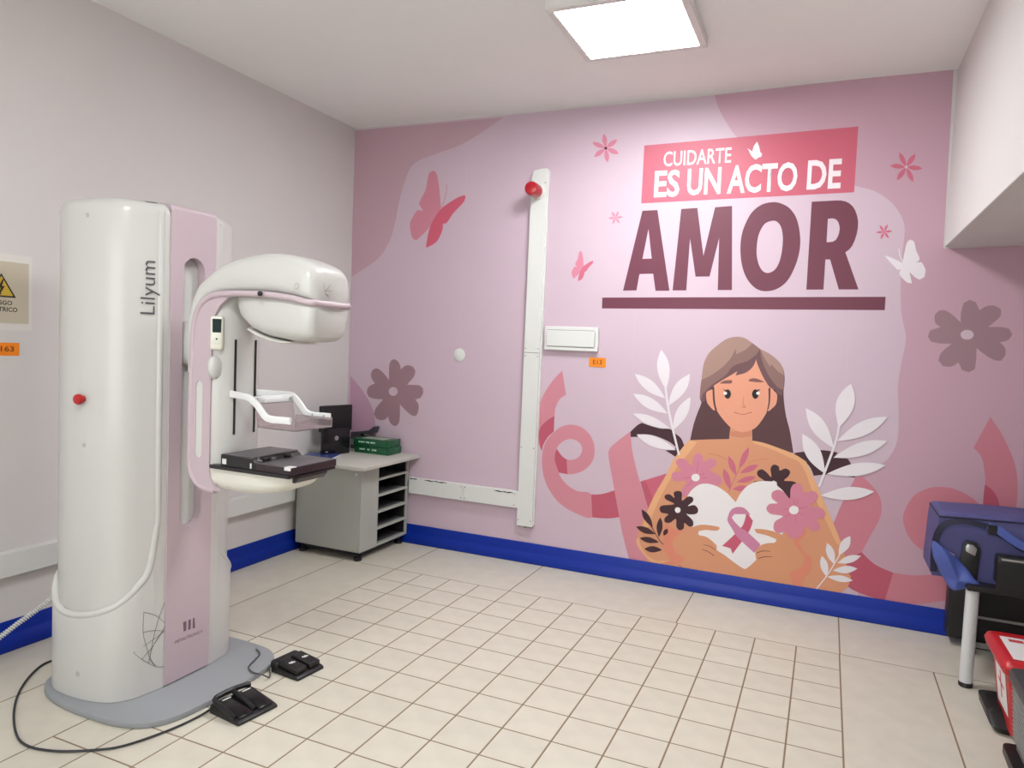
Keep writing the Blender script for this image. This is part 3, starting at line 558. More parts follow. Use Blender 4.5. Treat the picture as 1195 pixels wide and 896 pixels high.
t = thing('cable_trunking', 'low horizontal white trunking between the grey cabinet and the tall trunking', 'cable trunking', (-3.197, WY, 0.365))
obj('cover', nbox(0.492, 0.93, -0.036, 0, 0, 0.112, bev=0.002), TRUNK, t)
obj('cover', nbox(0.932, 1.347, -0.036, 0, 0, 0.112, bev=0.002), TRUNK, t)
bm = bmesh.new()
for x in (0.915, 0.945, 1.32):
    for z in (0.018, 0.094): screw(bm, (x, -0.036, z), (0, -1, 0))
obj('screws', bm, SCREW, t)
chip = bmesh.new()
for a, b, zz in ((1.17, 1.31, 0.100), (0.62, 0.80, 0.108), (0.5, 0.56, 0.108)):
    n = 9; top = [(a + (b - a) * i / n, zz + 0.004 * ((i * 7) % 3) / 2) for i in range(n + 1)]; bot = [(a + (b - a) * i / n, zz - 0.002 - 0.005 * ((i * 5) % 4) / 3) for i in range(n + 1)][::-1]
    prism(chip, top + bot, -0.0368, -0.0355, 'xz')
obj('chipped_edge', chip, mat('dark_chip', (58, 52, 52), 0.8), t)
t = thing('cable_trunking', 'long grey-white trunking low on the left wall behind the mammography unit', 'cable trunking', (X0 + 0.001, 0, 0.348))
for a, b in ((Y0 + 0.05, 1.2), (1.202, 3.2), (3.202, 3.84)): obj('cover', nbox(0, 0.05, a, b, 0, 0.105, bev=0.002), TRUNK, t)

t = thing('wall_box', 'flat white electrical box with a hinged cover on the mural', 'electrical box', (-1.529, WY, 1.437))
obj('housing', prism(bmesh.new(), [(-0.182, 0), (0.182, 0), (0.182, 0.155), (-0.182, 0.155)], -0.03, 0, 'xz', bev=0.004), TRUNK, t)
obj('cover', nbox(-0.168, 0.160, -0.036, -0.0295, 0.026, 0.128, bev=0.003), TRUNK, t)
bm = bmesh.new()
for z in (0.022, 0.130): box(bm, -0.165, 0.157, -0.0306, -0.0298, z, z + 0.003)
for x in (-0.170, 0.160): box(bm, x, x + 0.003, -0.0306, -0.0298, 0.03, 0.125)
obj('cover_gap', bm, SCREW, t)
ORANGE = mat('orange_sticker', (246, 138, 22), 0.5)
t = thing('orange_label', 'small orange sticker below the white electrical box on the mural', 'sticker', (-1.352, WY, 1.34))
obj('sticker', nbox(-0.056, 0.056, -0.0015, 0, 0, 0.06), ORANGE, t)
obj('lettering', text_bm('E13', lambda u, v: (-0.03 + 0.06 * u, -0.0018, 0.016 + 0.03 * v), 0.02), mat('brown_print', (120, 62, 20), 0.6), t)
bm = lathe(bmesh.new(), [(0.045, 0), (0.045, 0.004), (0.040, 0.007), (0.0, 0.008)], Matrix.Translation((-2.352, WY, 1.374)) @ Matrix.Rotation(PI / 2, 4, 'X'), 28)
tag(obj('round_cap', bm, TRUNK, smooth=True), 'round white blanking disc on the pink mural left of the tall trunking', 'wall cap')
t = thing('warning_lamp', 'small round red warning lamp on top of the tall trunking', 'lamp', (-1.800, WY - 0.0385, 2.462))
A = Matrix.Rotation(PI / 2, 4, 'X')
obj('base_ring', lathe(bmesh.new(), [(0.050, 0), (0.050, 0.014), (0.042, 0.020)], A, 24), TRUNK, t, smooth=True)
obj('lens', lathe(bmesh.new(), [(0.042, 0.018), (0.042, 0.038), (0.045, 0.040), (0.045, 0.115), (0.040, 0.127), (0.025, 0.133), (0.0, 0.134)], A, 28), mat('red_lens', (168, 16, 30), 0.15, coat=0.5), t, smooth=True)
obj('lens_band', lathe(bmesh.new(), [(0.0437, 0.022), (0.0437, 0.036)], A, 24), mat('pale_red_lens', (214, 96, 100), 0.3), t, smooth=True)

# left wall notices
t = thing('warning_notice', 'laminated beige electrical hazard notice taped to the left wall', 'notice', (X0, 1.975, 1.461))
obj('laminate', nbox(0.0, 0.0012, -0.132, 0.132, -0.03, 0.30), mat('laminate_film', (226, 222, 218), 0.15, spec=0.6), t)
obj('paper', nbox(0.0013, 0.002, -0.117, 0.117, 0, 0.267), mat('beige_paper', (196, 186, 166), 0.6), t)
obj('warning_triangle', prism(bmesh.new(), [(-0.062, 0.112), (0.062, 0.112), (0, 0.215)], 0.002, 0.0024, 'yz'), mat('black_ink', (30, 28, 26), 0.6), t)
obj('triangle_field', prism(bmesh.new(), [(-0.050, 0.119), (0.050, 0.119), (0, 0.203)], 0.0024, 0.0028, 'yz'), mat('yellow_ink', (206, 172, 62), 0.6), t)
INK = MATS['black_ink']
obj('bolt_symbol', prism(bmesh.new(), [(0.006, 0.190), (-0.014, 0.152), (-0.002, 0.152), (-0.010, 0.128), (-0.016, 0.132), (-0.008, 0.120), (0.002, 0.128), (-0.003, 0.129), (0.014, 0.160), (0.002, 0.160), (0.010, 0.188)], 0.0028, 0.0031, 'yz'), INK, t)
obj('lettering', text_bm('RIESGO', lambda u, v: (0.0022, -0.046 + 0.092 * u, 0.079 + 0.019 * v), 0.02), INK, t)
obj('lettering', text_bm('ELECTRICO', lambda u, v: (0.0022, -0.068 + 0.136 * u, 0.050 + 0.020 * v), 0.02), INK, t)
t = thing('orange_label', 'orange sticker on the left wall below the hazard notice', 'sticker', (X0, 1.975, 1.319))
obj('sticker', nbox(0, 0.0015, -0.075, 0.077, 0, 0.057), ORANGE, t)
obj('lettering', text_bm('E163', lambda u, v: (0.0018, -0.03 + 0.085 * u, 0.018 + 0.024 * v), 0.02), mat('brown_print', (120, 62, 20), 0.6), t)

# ---------------------------------------------------------------- mammography unit
CY = 2.165
mam = thing('mammography_unit', 'white and lilac mammography unit standing on a grey base plate', 'medical machine', (-2.5, CY, 0))
def R_(bm): return bmesh.ops.transform(bm, matrix=Matrix.Translation((2.5, -CY, 0)), verts=bm.verts[:]) or bm
def mobj(name, bm, m, parent=mam, **k):
    bmesh.ops.transform(bm, matrix=Matrix.Translation((2.5, -CY, 0)), verts=bm.verts[:])
    return obj(name, bm, m, parent, **k)
def mxy(half, closed=True):                                   # mirror a half outline about the centre plane
    return [(x, CY - d) for x, d in half] + [(x, CY + d) for x, d in half[::-1]]
# base plate
half = [(-2.87, 0.18), (-2.83, 0.28), (-2.76, 0.338), (-2.66, 0.370), (-2.55, 0.383), (-2.45, 0.385), (-2.35, 0.381), (-2.26, 0.364), (-2.195, 0.325), (-2.155, 0.265), (-2.138, 0.19), (-2.128, 0.08)]
hp = [(v.x, v.y) for v in catmull([(x, y, 0) for x, y in half], 4)]
full = mxy(hp)
mobj('base_plate', prism(bmesh.new(), full, 0.001, 0.024, 'xy', bev=0.004), mat('grey_base_plate', (146, 148, 152), 0.45), smooth=True, angle=30)
# column shell
OUT = [(-2.410, 0.0), (-2.410, 0.1115), (-2.372, 0.1125), (-2.373, 0.145), (-2.378, 0.175), (-2.386, 0.222), (-2.404, 0.262), (-2.43, 0.291), (-2.465, 0.311), (-2.51, 0.324), (-2.58, 0.334), (-2.66, 0.334),
       (-2.73, 0.322), (-2.79, 0.288), (-2.825, 0.23), (-2.84, 0.14), (-2.842, 0.0)]
def nrm(i):
    a = Vector(OUT[max(i - 1, 0)]); b = Vector(OUT[min(i + 1, len(OUT) - 1)]); t_ = b - a
    return Vector((t_.y, -t_.x)).normalized()
def offs(ins):                                               # ins(i) = inset at point i
    res = []
    for i, (x, d) in enumerate(OUT):
        n = nrm(i); k = ins(i); res.append((x - n.x * k, max(0.0, d - n.y * k)))
    return res
def ring(h, z):
    near = [(x, CY - d, z) for x, d in h]; far = [(x, CY + d, z) for x, d in h[1:-1][::-1]]
    return [Vector(p) for p in near + far]
inset = lambda base: (lambda i: base + (0.0 if i <= 3 else (0.008 if i == 4 else 0.016)))
rings = [ring(offs(inset(0.0)), z) for z in (0.025, 0.5, 1.0, 1.5, 1.900)]
for k, z in ((0.003, 1.918), (0.010, 1.934), (0.024, 1.944), (0.045, 1.949), (0.09, 1.951)):
    rings.append([Vector((p.x * 1.0, p.y, p.z)) for p in ring(offs(inset(k)), z)])
mobj('column_shell', loft(bmesh.new(), rings), SHELL, smooth=True, angle=50)
# lower skirt with a rising rim on both sides
ZT = {3: 0.72, 4: 0.525, 5: 0.462, 6: 0.424, 7: 0.398, 8: 0.380, 9: 0.364, 10: 0.350, 11: 0.347, 12: 0.368, 13: 0.42, 14: 0.48, 15: 0.52, 16: 0.53}
idx = list(range(3, 17))
for s in (-1, 1):
    fine = catmull([(OUT[i][0], OUT[i][1], ZT[i]) for i in idx], 5)
    rows = []
    for q, p in enumerate(fine):
        a = fine[max(q - 1, 0)]; b = fine[min(q + 1, len(fine) - 1)]
        n = Vector((b.y - a.y, -(b.x - a.x))).normalized()
        col = []
        for off, z in ((0.0, 0.026), (0.0, p.z * 0.5), (0.0, p.z - 0.006), (-0.002, p.z), (-0.008, p.z + 0.004), (-0.020, p.z + 0.004)):
            col.append(Vector((p.x + n.x * off, CY + s * max(0, p.y + n.y * off), z)))
        rows.append(col)
    mobj('lower_skirt', loft(bmesh.new(), rows, closed=False), SHELL, smooth=True, angle=60)
    rim = []
    for q, p in enumerate(fine):
        a = fine[max(q - 1, 0)]; b = fine[min(q + 1, len(fine) - 1)]
        n = Vector((b.y - a.y, -(b.x - a.x))).normalized()
        rim.append((p.x - n.x * 0.011, CY + s * (p.y - n.y * 0.011), p.z))
    rim = [(-2.3835, CY + s * 0.146, 1.915), (-2.3835, CY + s * 0.146, 1.5), (-2.3835, CY + s * 0.146, 1.0)] + rim
    mobj('rim_bead', tube(bmesh.new(), catmull(rim, 3), 0.0145, 12), SHELL, smooth=True)
# lilac front panel with the travel slot
def stadium(y0, y1, z0, z1, n=10):
    r = (y1 - y0) / 2; c = (y0 + y1) / 2
    return [(c + r * math.cos(PI * i / n), z1 - r + r * math.sin(PI * i / n)) for i in range(n + 1)] + [(c - r * math.cos(PI * i / n), z0 + r - r * math.sin(PI * i / n)) for i in range(n + 1)]
mobj('front_panel', prism(bmesh.new(), [(CY - 0.112, 0.03), (CY + 0.112, 0.03), (CY + 0.112, 1.925), (CY + 0.10, 1.935), (CY - 0.10, 1.935), (CY - 0.112, 1.925)], -2.409, -2.366, 'yz',
     holes=[stadium(2.112, 2.220, 0.655, 1.755)]), PINK)
rr = [[Vector((x, y, z)) for y in (CY - 0.112, CY + 0.112)] for x, z in ((-2.367, 1.92), (-2.369, 1.938), (-2.376, 1.949), (-2.39, 1.954), (-2.43, 1.957), (-2.80, 1.957), (-2.80, 1.94), (-2.37, 1.92))]
mobj('front_panel_top', loft(bmesh.new(), [[r[0] for r in rr], [r[1] for r in rr]]), PINK, smooth=True, angle=50)
tr = [(p[0], p[1]) for p in stadium(2.1135, 2.2185, 0.6565, 1.7535, 12)]
mobj('slot_liner', prism(bmesh.new(), tr, -2.4095, -2.405, 'yz'), mat('slot_white', (206, 205, 202), 0.5))
# markings on the column
def surf(s, z, off=0.003):                                    # s = distance along the near side from the lilac edge
    L = 0.0
    for i in range(2, len(OUT) - 1):
        a, b = Vector(OUT[i]), Vector(OUT[i + 1]); l = (b - a).length
        if L + l >= s:
            p = a + (b - a) * ((s - L) / l); n = nrm(i) * (1 - (s - L) / l) + nrm(i + 1) * ((s - L) / l); n.normalize(); p += n * off
            return Vector((p.x, CY - p.y, z))
        L += l
    return Vector((OUT[-1][0], CY, z))
mobj('lettering', text_bm('Lilyum', lambda u, v: surf(0.112 - 0.068 * (1 - v) if False else 0.044 + 0.070 * v, 1.518 + 0.203 * u, -0.016 * min(1, max(0, (0.044 + 0.070 * v - 0.035) / 0.078)) + 0.0035), -0.006), mat('dark_grey_print', (78, 76, 80), 0.5))
EMB = [[(0.001, 0.372), (0.0256, 0.324), (0.0452, 0.257), (0.0609, 0.176), (0.0666, 0.147)], [(0.0892, 0.359), (0.0431, 0.333), (0.002, 0.290)],
       [(0.0892, 0.359), (0.091, 0.279), (0.0768, 0.218), (0.0607, 0.163), (0.0409, 0.125)], [(0.091, 0.279), (0.0558, 0.275), (0.0139, 0.261)],
       [(0.002, 0.272), (0.0172, 0.247), (0.0613, 0.201), (0.0955, 0.174)], [(0.002, 0.255), (0.0552, 0.235), (0.1264, 0.209)],
       [(0.1264, 0.209), (0.0955, 0.174), (0.0395, 0.125), (0.001, 0.110)], [(0.001, 0.272), (0.0104, 0.26), (0.0479, 0.214), (0.0608, 0.17), (0.036, 0.123)]]
bm = bmesh.new()
for l in EMB: tube(bm, catmull([surf(s, z, 0.0016) for s, z in l], 4), 0.0009, 5)
mobj('line_emblem', bm, mat('grey_line_print', (116, 114, 114), 0.5))
bm = bmesh.new()
for a in range(3):
    y = 2.143 + a * 0.023
    prism(bm, [(y, 0.222 - a * 0.002), (y + 0.012, 0.222 - a * 0.002), (y + 0.012 - (0.004 if a == 2 else 0), 0.262), (y - (0.0 if a else 0.004), 0.262)], -2.3660, -2.3652, 'yz')
mobj('logo', bm, mat('plum_print', (120, 96, 110), 0.5))
mobj('lettering', text_bm('METALTRONICA', lambda u, v: (-2.3654, 2.100 + 0.142 * u, 0.183 + 0.016 * v), 0.0), mat('faint_plum_print', (140, 116, 128), 0.5))
def on_surf(s, z, off):
    p = surf(s, z, off); q = surf(s, z, off + 0.05); return p, (q - p).normalized()
p, n = on_surf(0.3494, 1.186, -0.017)
Mb = Matrix.Translation(p) @ Vector((0, 0, 1)).rotation_difference(n).to_matrix().to_4x4()
mobj('emergency_button', lathe(bmesh.new(), [(0.013, 0), (0.013, 0.012), (0.019, 0.014), (0.021, 0.022), (0.018, 0.030), (0.0, 0.034)], Mb, 20), mat('red_button', (178, 28, 34), 0.3), smooth=True)
for s_, z_, o_, r_ in ((0.3432, 1.01, -0.016, 0.009), (0.3374, 1.877, -0.016, 0.009), (0.345, 0.123, 0.0, 0.011)):
    p, n = on_surf(s_, z_, o_)
    bm = bmesh.new(); lathe(bm, [(r_, -0.003), (r_, 0.001), (r_ * 0.6, 0.0015), (r_ * 0.5, 0.0005)], Matrix.Translation(p) @ Vector((0, 0, 1)).rotation_difference(n).to_matrix().to_4x4(), 14)
    mobj('screw_cap', bm, mat('cap_grey', (176, 175, 172), 0.4), smooth=True)
# pivot and swinging arm
mobj('pivot', loft(bmesh.new(), [sring((x, 2.166, 1.41), (0, 1, 0), a, (0, 0, 1), b, 3) for x, a, b in ((-2.404, 0.045, 0.09), (-2.30, 0.05, 0.10), (-2.25, 0.06, 0.12))]), SHELL, smooth=True)
zs = [0.862, 0.868, 0.90, 1.0, 1.3, 1.50, 1.58, 1.64]
def armring(z, k=1.0, xb=0.0):
    h = [(-2.085, 0.0), (-2.086, 0.035), (-2.090, 0.065), (-2.104, 0.093), (-2.128, 0.112), (-2.142, 0.118), (-2.225, 0.118), (-2.252, 0.108), (-2.262, 0.08), (-2.264, 0.0)]
    near = [Vector((-2.17 + (x + 2.17) * k + xb, CY - d * k, z)) for x, d in h]; far = [Vector((-2.17 + (x + 2.17) * k + xb, CY + d * k, z)) for x, d in h[1:-1][::-1]]
    return near + far
mobj('c_arm', loft(bmesh.new(), [armring(0.868, 0.80), armring(0.872, 0.90), armring(0.888, 0.97), armring(0.92, 1.0), armring(1.2), armring(1.45), armring(1.55, 1.0, 0.01), armring(1.62, 0.98, 0.03)]), SHELL, smooth=True, angle=50)
# head shell: sections between an outer and an inner line
ST = [((-2.268, 1.30), (-2.240, 1.30), 0.121), ((-2.266, 1.42), (-2.236, 1.42), 0.123), ((-2.262, 1.52), (-2.226, 1.505), 0.124), ((-2.240, 1.600), (-2.196, 1.560), 0.125), ((-2.196, 1.668), (-2.155, 1.588), 0.126),
      ((-2.125, 1.716), (-2.105, 1.600), 0.127), ((-2.03, 1.745), (-2.03, 1.604), 0.128), ((-1.93, 1.760), (-1.94, 1.604), 0.128), ((-1.84, 1.758), (-1.85, 1.600), 0.128), ((-1.765, 1.741), (-1.765, 1.591), 0.127),
      ((-1.725, 1.727), (-1.723, 1.583), 0.124), ((-1.700, 1.714), (-1.698, 1.578), 0.117), ((-1.686, 1.698), (-1.684, 1.576), 0.106), ((-1.680, 1.680), (-1.678, 1.580), 0.090)]
fine = []
for k in range(len(ST) - 1):
    for q in range(3):
        t_ = q / 3
        def cr(f):
            a, b, c, d = f(ST[max(k - 1, 0)]), f(ST[k]), f(ST[k + 1]), f(ST[min(k + 2, len(ST) - 1)])
            return 0.5 * (2 * b + (c - a) * t_ + (2 * a - 5 * b + 4 * c - d) * t_ * t_ + (-a + 3 * b - 3 * c + d) * t_ ** 3)
        fine.append(((cr(lambda s: s[0][0]), cr(lambda s: s[0][1])), (cr(lambda s: s[1][0]), cr(lambda s: s[1][1])), cr(lambda s: s[2])))
fine.append(ST[-1])
def headring(o, i, hw, N=32):
    c = Vector(((o[0] + i[0]) / 2, CY, (o[1] + i[1]) / 2)); n = Vector((o[0] - i[0], 0, o[1] - i[1])); h = n.length / 2; n.normalize()
    out = []
    for k in range(N):
        a = 2 * PI * k / N; ca, sa = math.cos(a), math.sin(a)
        e1 = 2 / 4.0
        u = math.copysign(abs(ca) ** e1, ca); v = math.copysign(abs(sa) ** e1, sa)
        wv = hw * (1 - (0.10 if h > 0.04 else 0.0) * max(0, u))       # sides lean in towards the top
        out.append(c + n * h * u + Vector((0, 1, 0)) * wv * v)
    return out
mobj('head_cover', loft(bmesh.new(), [headring(*s) for s in fine]), SHELL, smooth=True, angle=50)
# lilac trim line along the lower edge of the head and down the arm
trim = []
for s in fine:
    trim.append((s[1][0], CY - s[2] + 0.004, s[1][1] + 0.002))
lip = [(-2.242, CY - 0.118, 0.97), (-2.242, CY - 0.118, 1.2)] + trim[1:]
far = [(x, 2 * CY - y, z) for x, y, z in lip][::-1]
tip = lip[-1]
path = lip[:-1] + [(-1.680, CY - 0.088, 1.577), (-1.676, CY - 0.05, 1.576), (-1.675, CY, 1.576), (-1.676, CY + 0.05, 1.576), (-1.680, CY + 0.088, 1.577)] + far[1:]
BT = [(-2.11, 0.856), (-2.15, 0.857), (-2.182, 0.864), (-2.210, 0.880), (-2.230, 0.905), (-2.240, 0.935)]
path = [(x, CY - 0.118, z) for x, z in BT] + path + [(x, CY + 0.118, z) for x, z in BT[::-1]]
mobj('lilac_trim', tube(bmesh.new(), path, 0.012, 10), PINK, smooth=True)
side = [(-2.244, 0.955), (-2.240, 0.930), (-2.228, 0.900), (-2.206, 0.874), (-2.180, 0.861), (-2.15, 0.856), (-2.09, 0.856), (-2.118, 0.880), (-2.132, 0.905), (-2.138, 0.94), (-2.138, 1.2), (-2.136, 1.47), (-2.125, 1.52), (-2.10, 1.56), (-2.06, 1.59), (-2.02, 1.602),
        (-2.03, 1.612), (-2.10, 1.61), (-2.155, 1.594), (-2.20, 1.562), (-2.232, 1.505), (-2.242, 1.42)]
grip = stadium(-2.212, -2.178, 0.975, 1.272, 6)
for s in (-1, 1):
    a0, a1 = CY + s * 0.110, CY + s * 0.124
    mobj('side_panel', prism(bmesh.new(), side if s < 0 else [(x - 0.012, z) for x, z in side], min(a0, a1), max(a0, a1), 'xz', holes=[grip]), PINK)
    mobj('grip_inlay', prism(bmesh.new(), grip, min(CY + s * 0.110, CY + s * 0.1205), max(CY + s * 0.110, CY + s * 0.1205), 'xz'), mat('slot_white', (206, 205, 202), 0.5))
    if s > 0: continue
    mobj('knob', loft(bmesh.new(), [sring((-2.128, CY + s * (0.10 + d), 1.327), (1, 0, 0), 0.020 * k, (0, 0, 1), 0.045 * k, 2) for d, k in ((0, 1), (0.015, 1), (0.03, 0.9), (0.04, 0.6), (0.044, 0.15))]), SHELL, smooth=True)
    Mp = Matrix.Translation((-2.112, CY + s * 0.122, 1.457)) @ Matrix.Rotation(-s * math.radians(42), 4, 'Z')
    pod = mobj('control_pod', box(bmesh.new(), -0.023, 0.023, -0.012, 0.012, -0.064, 0.064, bev=0.010, seg=3, M=Mp), mat('pod_ivory', (222, 220, 208), 0.35), smooth=True)
    y_ = s * 0.0125
    bm = prism(bmesh.new(), [(-0.015, 0.002), (0.015, 0.002), (0.016, 0.053), (-0.016, 0.053)], min(y_ * 0.9, y_ * 1.05), max(y_ * 0.9, y_ * 1.05), 'xz', M=Mp); mobj('screen', bm, mat('dark_screen', (26, 44, 42), 0.15))
    bm = lathe(bmesh.new(), [(0.018, 0.0), (0.018, 0.003), (0.014, 0.004), (0.0, 0.004)], Mp @ Matrix.Translation((0, y_, -0.022)) @ Matrix.Rotation(-s * PI / 2, 4, 'X'), 18); mobj('dial', bm, MATS['pod_ivory'], smooth=True)
    bm = lathe(bmesh.new(), [(0.0035, 0.004), (0.0035, 0.006)], Mp @ Matrix.Translation((0, y_, -0.022)) @ Matrix.Rotation(-s * PI / 2, 4, 'X'), 10); mobj('dial_button', bm, BLACK)
# tube housing under the head
HS = [(-2.055, 1.62, 1.575, 0.060), (-2.045, 1.62, 1.545, 0.088), (-2.02, 1.62, 1.510, 0.104), (-1.97, 1.62, 1.474, 0.112), (-1.90, 1.62, 1.450, 0.116), (-1.80, 1.62, 1.438, 0.118), (-1.74, 1.61, 1.438, 0.117),
      (-1.712, 1.60, 1.441, 0.111), (-1.696, 1.59, 1.447, 0.101), (-1.690, 1.58, 1.457, 0.088)]
bm = bmesh.new()
rg = []
for x, zt, zb, hw in HS:
    N = 32; c = (zt + zb) / 2; h = (zt - zb) / 2; r = []
    for k in range(N):
        a = 2 * PI * k / N; ca, sa = math.cos(a), math.sin(a); u = math.copysign(abs(ca) ** 0.5, ca); v = math.copysign(abs(sa) ** 0.5, sa)
        r.append(Vector((x + (0.018 * (u + 1) / 2 if x > -1.75 else 0.0), CY + hw * v * (1 + 0.03 * u), c + h * u)))
    rg.append(r)
mobj('tube_housing', loft(bm, rg), SHELL, smooth=True, angle=50)
mobj('housing_plate', loft(bmesh.new(), [sring((x, CY, z), (0, 1, 0), w_, (0, 0, 1), 0.006, 3) for x, z, w_ in ((-1.99, 1.476, 0.096), (-1.94, 1.456, 0.104), (-1.88, 1.441, 0.108), (-1.83, 1.434, 0.108), (-1.80, 1.434, 0.07))]), mat('shell_shade', (214, 212, 206), 0.4), smooth=True)
for s in (-1, 1):
    bm = lathe(bmesh.new(), [(0.0095, 0.0), (0.0095, 0.006), (0.007, 0.008), (0.0, 0.008)], Matrix.Translation((-1.885, CY + s * 0.143, 1.605)) @ Matrix.Rotation(-s * PI / 2, 4, 'X'), 16); mobj('laser_window', bm, BLACKG)
    bm = bmesh.new(); tube(bm, [(-1.735 + 0.010 * math.cos(a * PI / 8), CY + s * 0.1285, 1.635 + 0.010 * math.sin(a * PI / 8)) for a in range(16)], 0.0006, 4, closed=True)
    mobj('ring_mark', bm, MATS['grey_line_print'])
bm = bmesh.new()
for l in [[(0, 0), (0.5, 0.9)], [(0.1, 0.9), (0.9, 0.0)], [(0.2, 0.1), (0.5, 0.35), (0.8, 0.1)], [(0.5, 0.95), (0.6, 0.4), (0.9, 0.9)], [(0.0, 0.6), (0.5, 0.5), (1.0, 0.5)], [(0.1, 0.9), (0.3, 0.3), (0.9, 0.2)]]:
    tube(bm, [(-1.6765 - 0.006 * (1 - u), CY - 0.092 + 0.085 * u, 1.600 + 0.055 * v) for u, v in l], 0.0006, 4)
mobj('line_emblem', bm, MATS['grey_line_print'])
# slots of the compression carriage
bm = bmesh.new()
for y in (2.112, 2.218): box(bm, -2.092, -2.0838, y - 0.0035, y + 0.0035, 1.068, 1.435)
mobj('guide_slots', bm, BLACK)
# compression paddle
W2 = mat('paddle_white', (228, 228, 228), 0.35)
def bar(bm, pts, r, ry=None):
    rings = []
    for i, p in enumerate(pts):
        a = Vector(pts[max(i - 1, 0)]); b = Vector(pts[min(i + 1, len(pts) - 1)]); t_ = (b - a).normalized(); n = Vector((-t_.z, 0, t_.x)).normalized()
        rings.append(sring(p, n, r, (0, 1, 0), ry or r, 5, 16))
    return loft(bm, rings)
pad = mobj('compression_paddle', bmesh.new(), W2) if False else None
yl, yr = CY - 0.108, CY + 0.118
bm = bmesh.new(); bar(bm, catmull([(-2.098, 2.10, 1.226), (-2.04, 2.085, 1.224), (-1.965, yl, 1.222), (-1.925, yl, 1.200), (-1.885, yl, 1.160), (-1.855, yl, 1.150), (-1.80, yl, 1.150), (-1.765, yl, 1.150)], 4), 0.013, 0.006)
mobj('paddle_arm', bm, W2, smooth=True, angle=50)
bm = bmesh.new(); bar(bm, catmull([(-2.098, 2.23, 1.226), (-2.04, 2.25, 1.224), (-1.965, yr, 1.222), (-1.925, yr, 1.200), (-1.885, yr, 1.160), (-1.855, yr, 1.150), (-1.80, yr, 1.150), (-1.765, yr, 1.150)], 4), 0.013, 0.006)
mobj('paddle_arm', bm, W2, smooth=True, angle=50)
bm = box(bmesh.new(), -1.962, -1.945, yl, yr, 1.196, 1.226, bev=0.004); box(bm, -1.944, -1.938, CY - 0.05, CY + 0.05, 1.200, 1.218, bev=0.002)
mobj('paddle_crossbar', bm, W2, smooth=True)
bm = bmesh.new()
for y in (yl + 0.02, yr - 0.02): lathe(bm, [(0.007, 0), (0.007, 0.004), (0.0, 0.005)], Matrix.Translation((-1.945, y, 1.211)) @ Matrix.Rotation(PI / 2, 4, 'Y'), 12)
for x in (-1.845, -1.79): lathe(bm, [(0.004, 0), (0.004, 0.002), (0.0, 0.003)], Matrix.Translation((x, yr - 0.006, 1.152)) @ Matrix.Rotation(PI / 2, 4, 'X'), 10)
mobj('paddle_bolts', bm, CHROME)
CLEAR = mat('clear_plastic', (232, 222, 224), 0.08, trans=0.92, spec=0.5)
MATS['clear_plastic'].node_tree.nodes['Principled BSDF'].inputs['IOR'].default_value = 1.2
bm = bmesh.new(); box(bm, -1.925, -1.748, yl + 0.008, yr - 0.008, 1.112, 1.1155)
box(bm, -1.925, -1.748, yl + 0.008, yl + 0.0105, 1.1155, 1.148); box(bm, -1.925, -1.748, yr - 0.0105, yr - 0.008, 1.1155, 1.148); box(bm, -1.7505, -1.748, yl + 0.0105, yr - 0.0105, 1.1155, 1.15)
prism(bm, [(-1.944, 1.20), (-1.941, 1.20), (-1.9225, 1.1155), (-1.925, 1.1155)], yl + 0.0105, yr - 0.0105, 'xz')
mobj('paddle_tray', bm, CLEAR)
# image receptor
BLK = mat('receptor_black', (30, 28, 31), 0.35); TOP_SHEEN = mat('receptor_sheen', (84, 80, 84), 0.35); MAR = mat('receptor_front', (44, 32, 38), 0.3)  # paler grey tops: sheen on the black receptor put into the colour
bm = nbox(-2.125, -1.745, CY - 0.135, CY + 0.135, 0.944, 0.958, bev=0.002)
prism(bm, [(-1.764, 0.922), (-1.752, 0.922), (-1.738, 0.940), (-1.738, 0.950), (-1.764, 0.950)], CY - 0.09, CY + 0.075, 'xz')
mobj('receptor_frame', bm, BLK)
mobj('receptor_block', prism(bmesh.new(), [(-2.075, 0.958), (-1.905, 0.958), (-1.905, 0.980), (-1.92, 0.995), (-2.07, 1.003), (-2.075, 1.0)], CY - 0.128, CY + 0.132, 'xz', bev=0.002), BLK)
mobj('receptor_block_sheen', nbox(-2.066, -1.923, CY - 0.122, CY + 0.126, 0.9955, 1.0035, bev=0.001), TOP_SHEEN)
mobj('receptor_plate', nbox(-1.90, -1.737, CY - 0.132, CY + 0.130, 0.9585, 0.984, bev=0.002), MAR)
mobj('receptor_plate_sheen', nbox(-1.897, -1.740, CY - 0.129, CY + 0.127, 0.984, 0.9855), TOP_SHEEN)
bm = bmesh.new(); box(bm, -1.925, -1.895, 2.085, 2.105, 0.985, 0.998, bev=0.003); box(bm, -1.925, -1.895, 2.20, 2.22, 0.985, 0.998, bev=0.003)
mobj('clamp_knob', bm, BLACK)
bm = bmesh.new(); box(bm, -2.066, -2.046, CY - 0.1295, CY - 0.128, 0.966, 0.986); box(bm, -1.766, -1.738, CY - 0.1335, CY - 0.10, 0.974, 0.9862); box(bm, -1.93, -1.923, CY - 0.1295, CY - 0.128, 0.962, 0.982)
mobj('white_sticker', bm, TRUNK)
SC_ = [(-2.16, 0.862, 0.945, 0.119), (-2.09, 0.850, 0.945, 0.121), (-2.0, 0.848, 0.944, 0.123), (-1.92, 0.856, 0.944, 0.122), (-1.85, 0.870, 0.944, 0.117), (-1.805, 0.887, 0.944, 0.106), (-1.778, 0.906, 0.944, 0.086), (-1.766, 0.926, 0.944, 0.06)]
rg = []
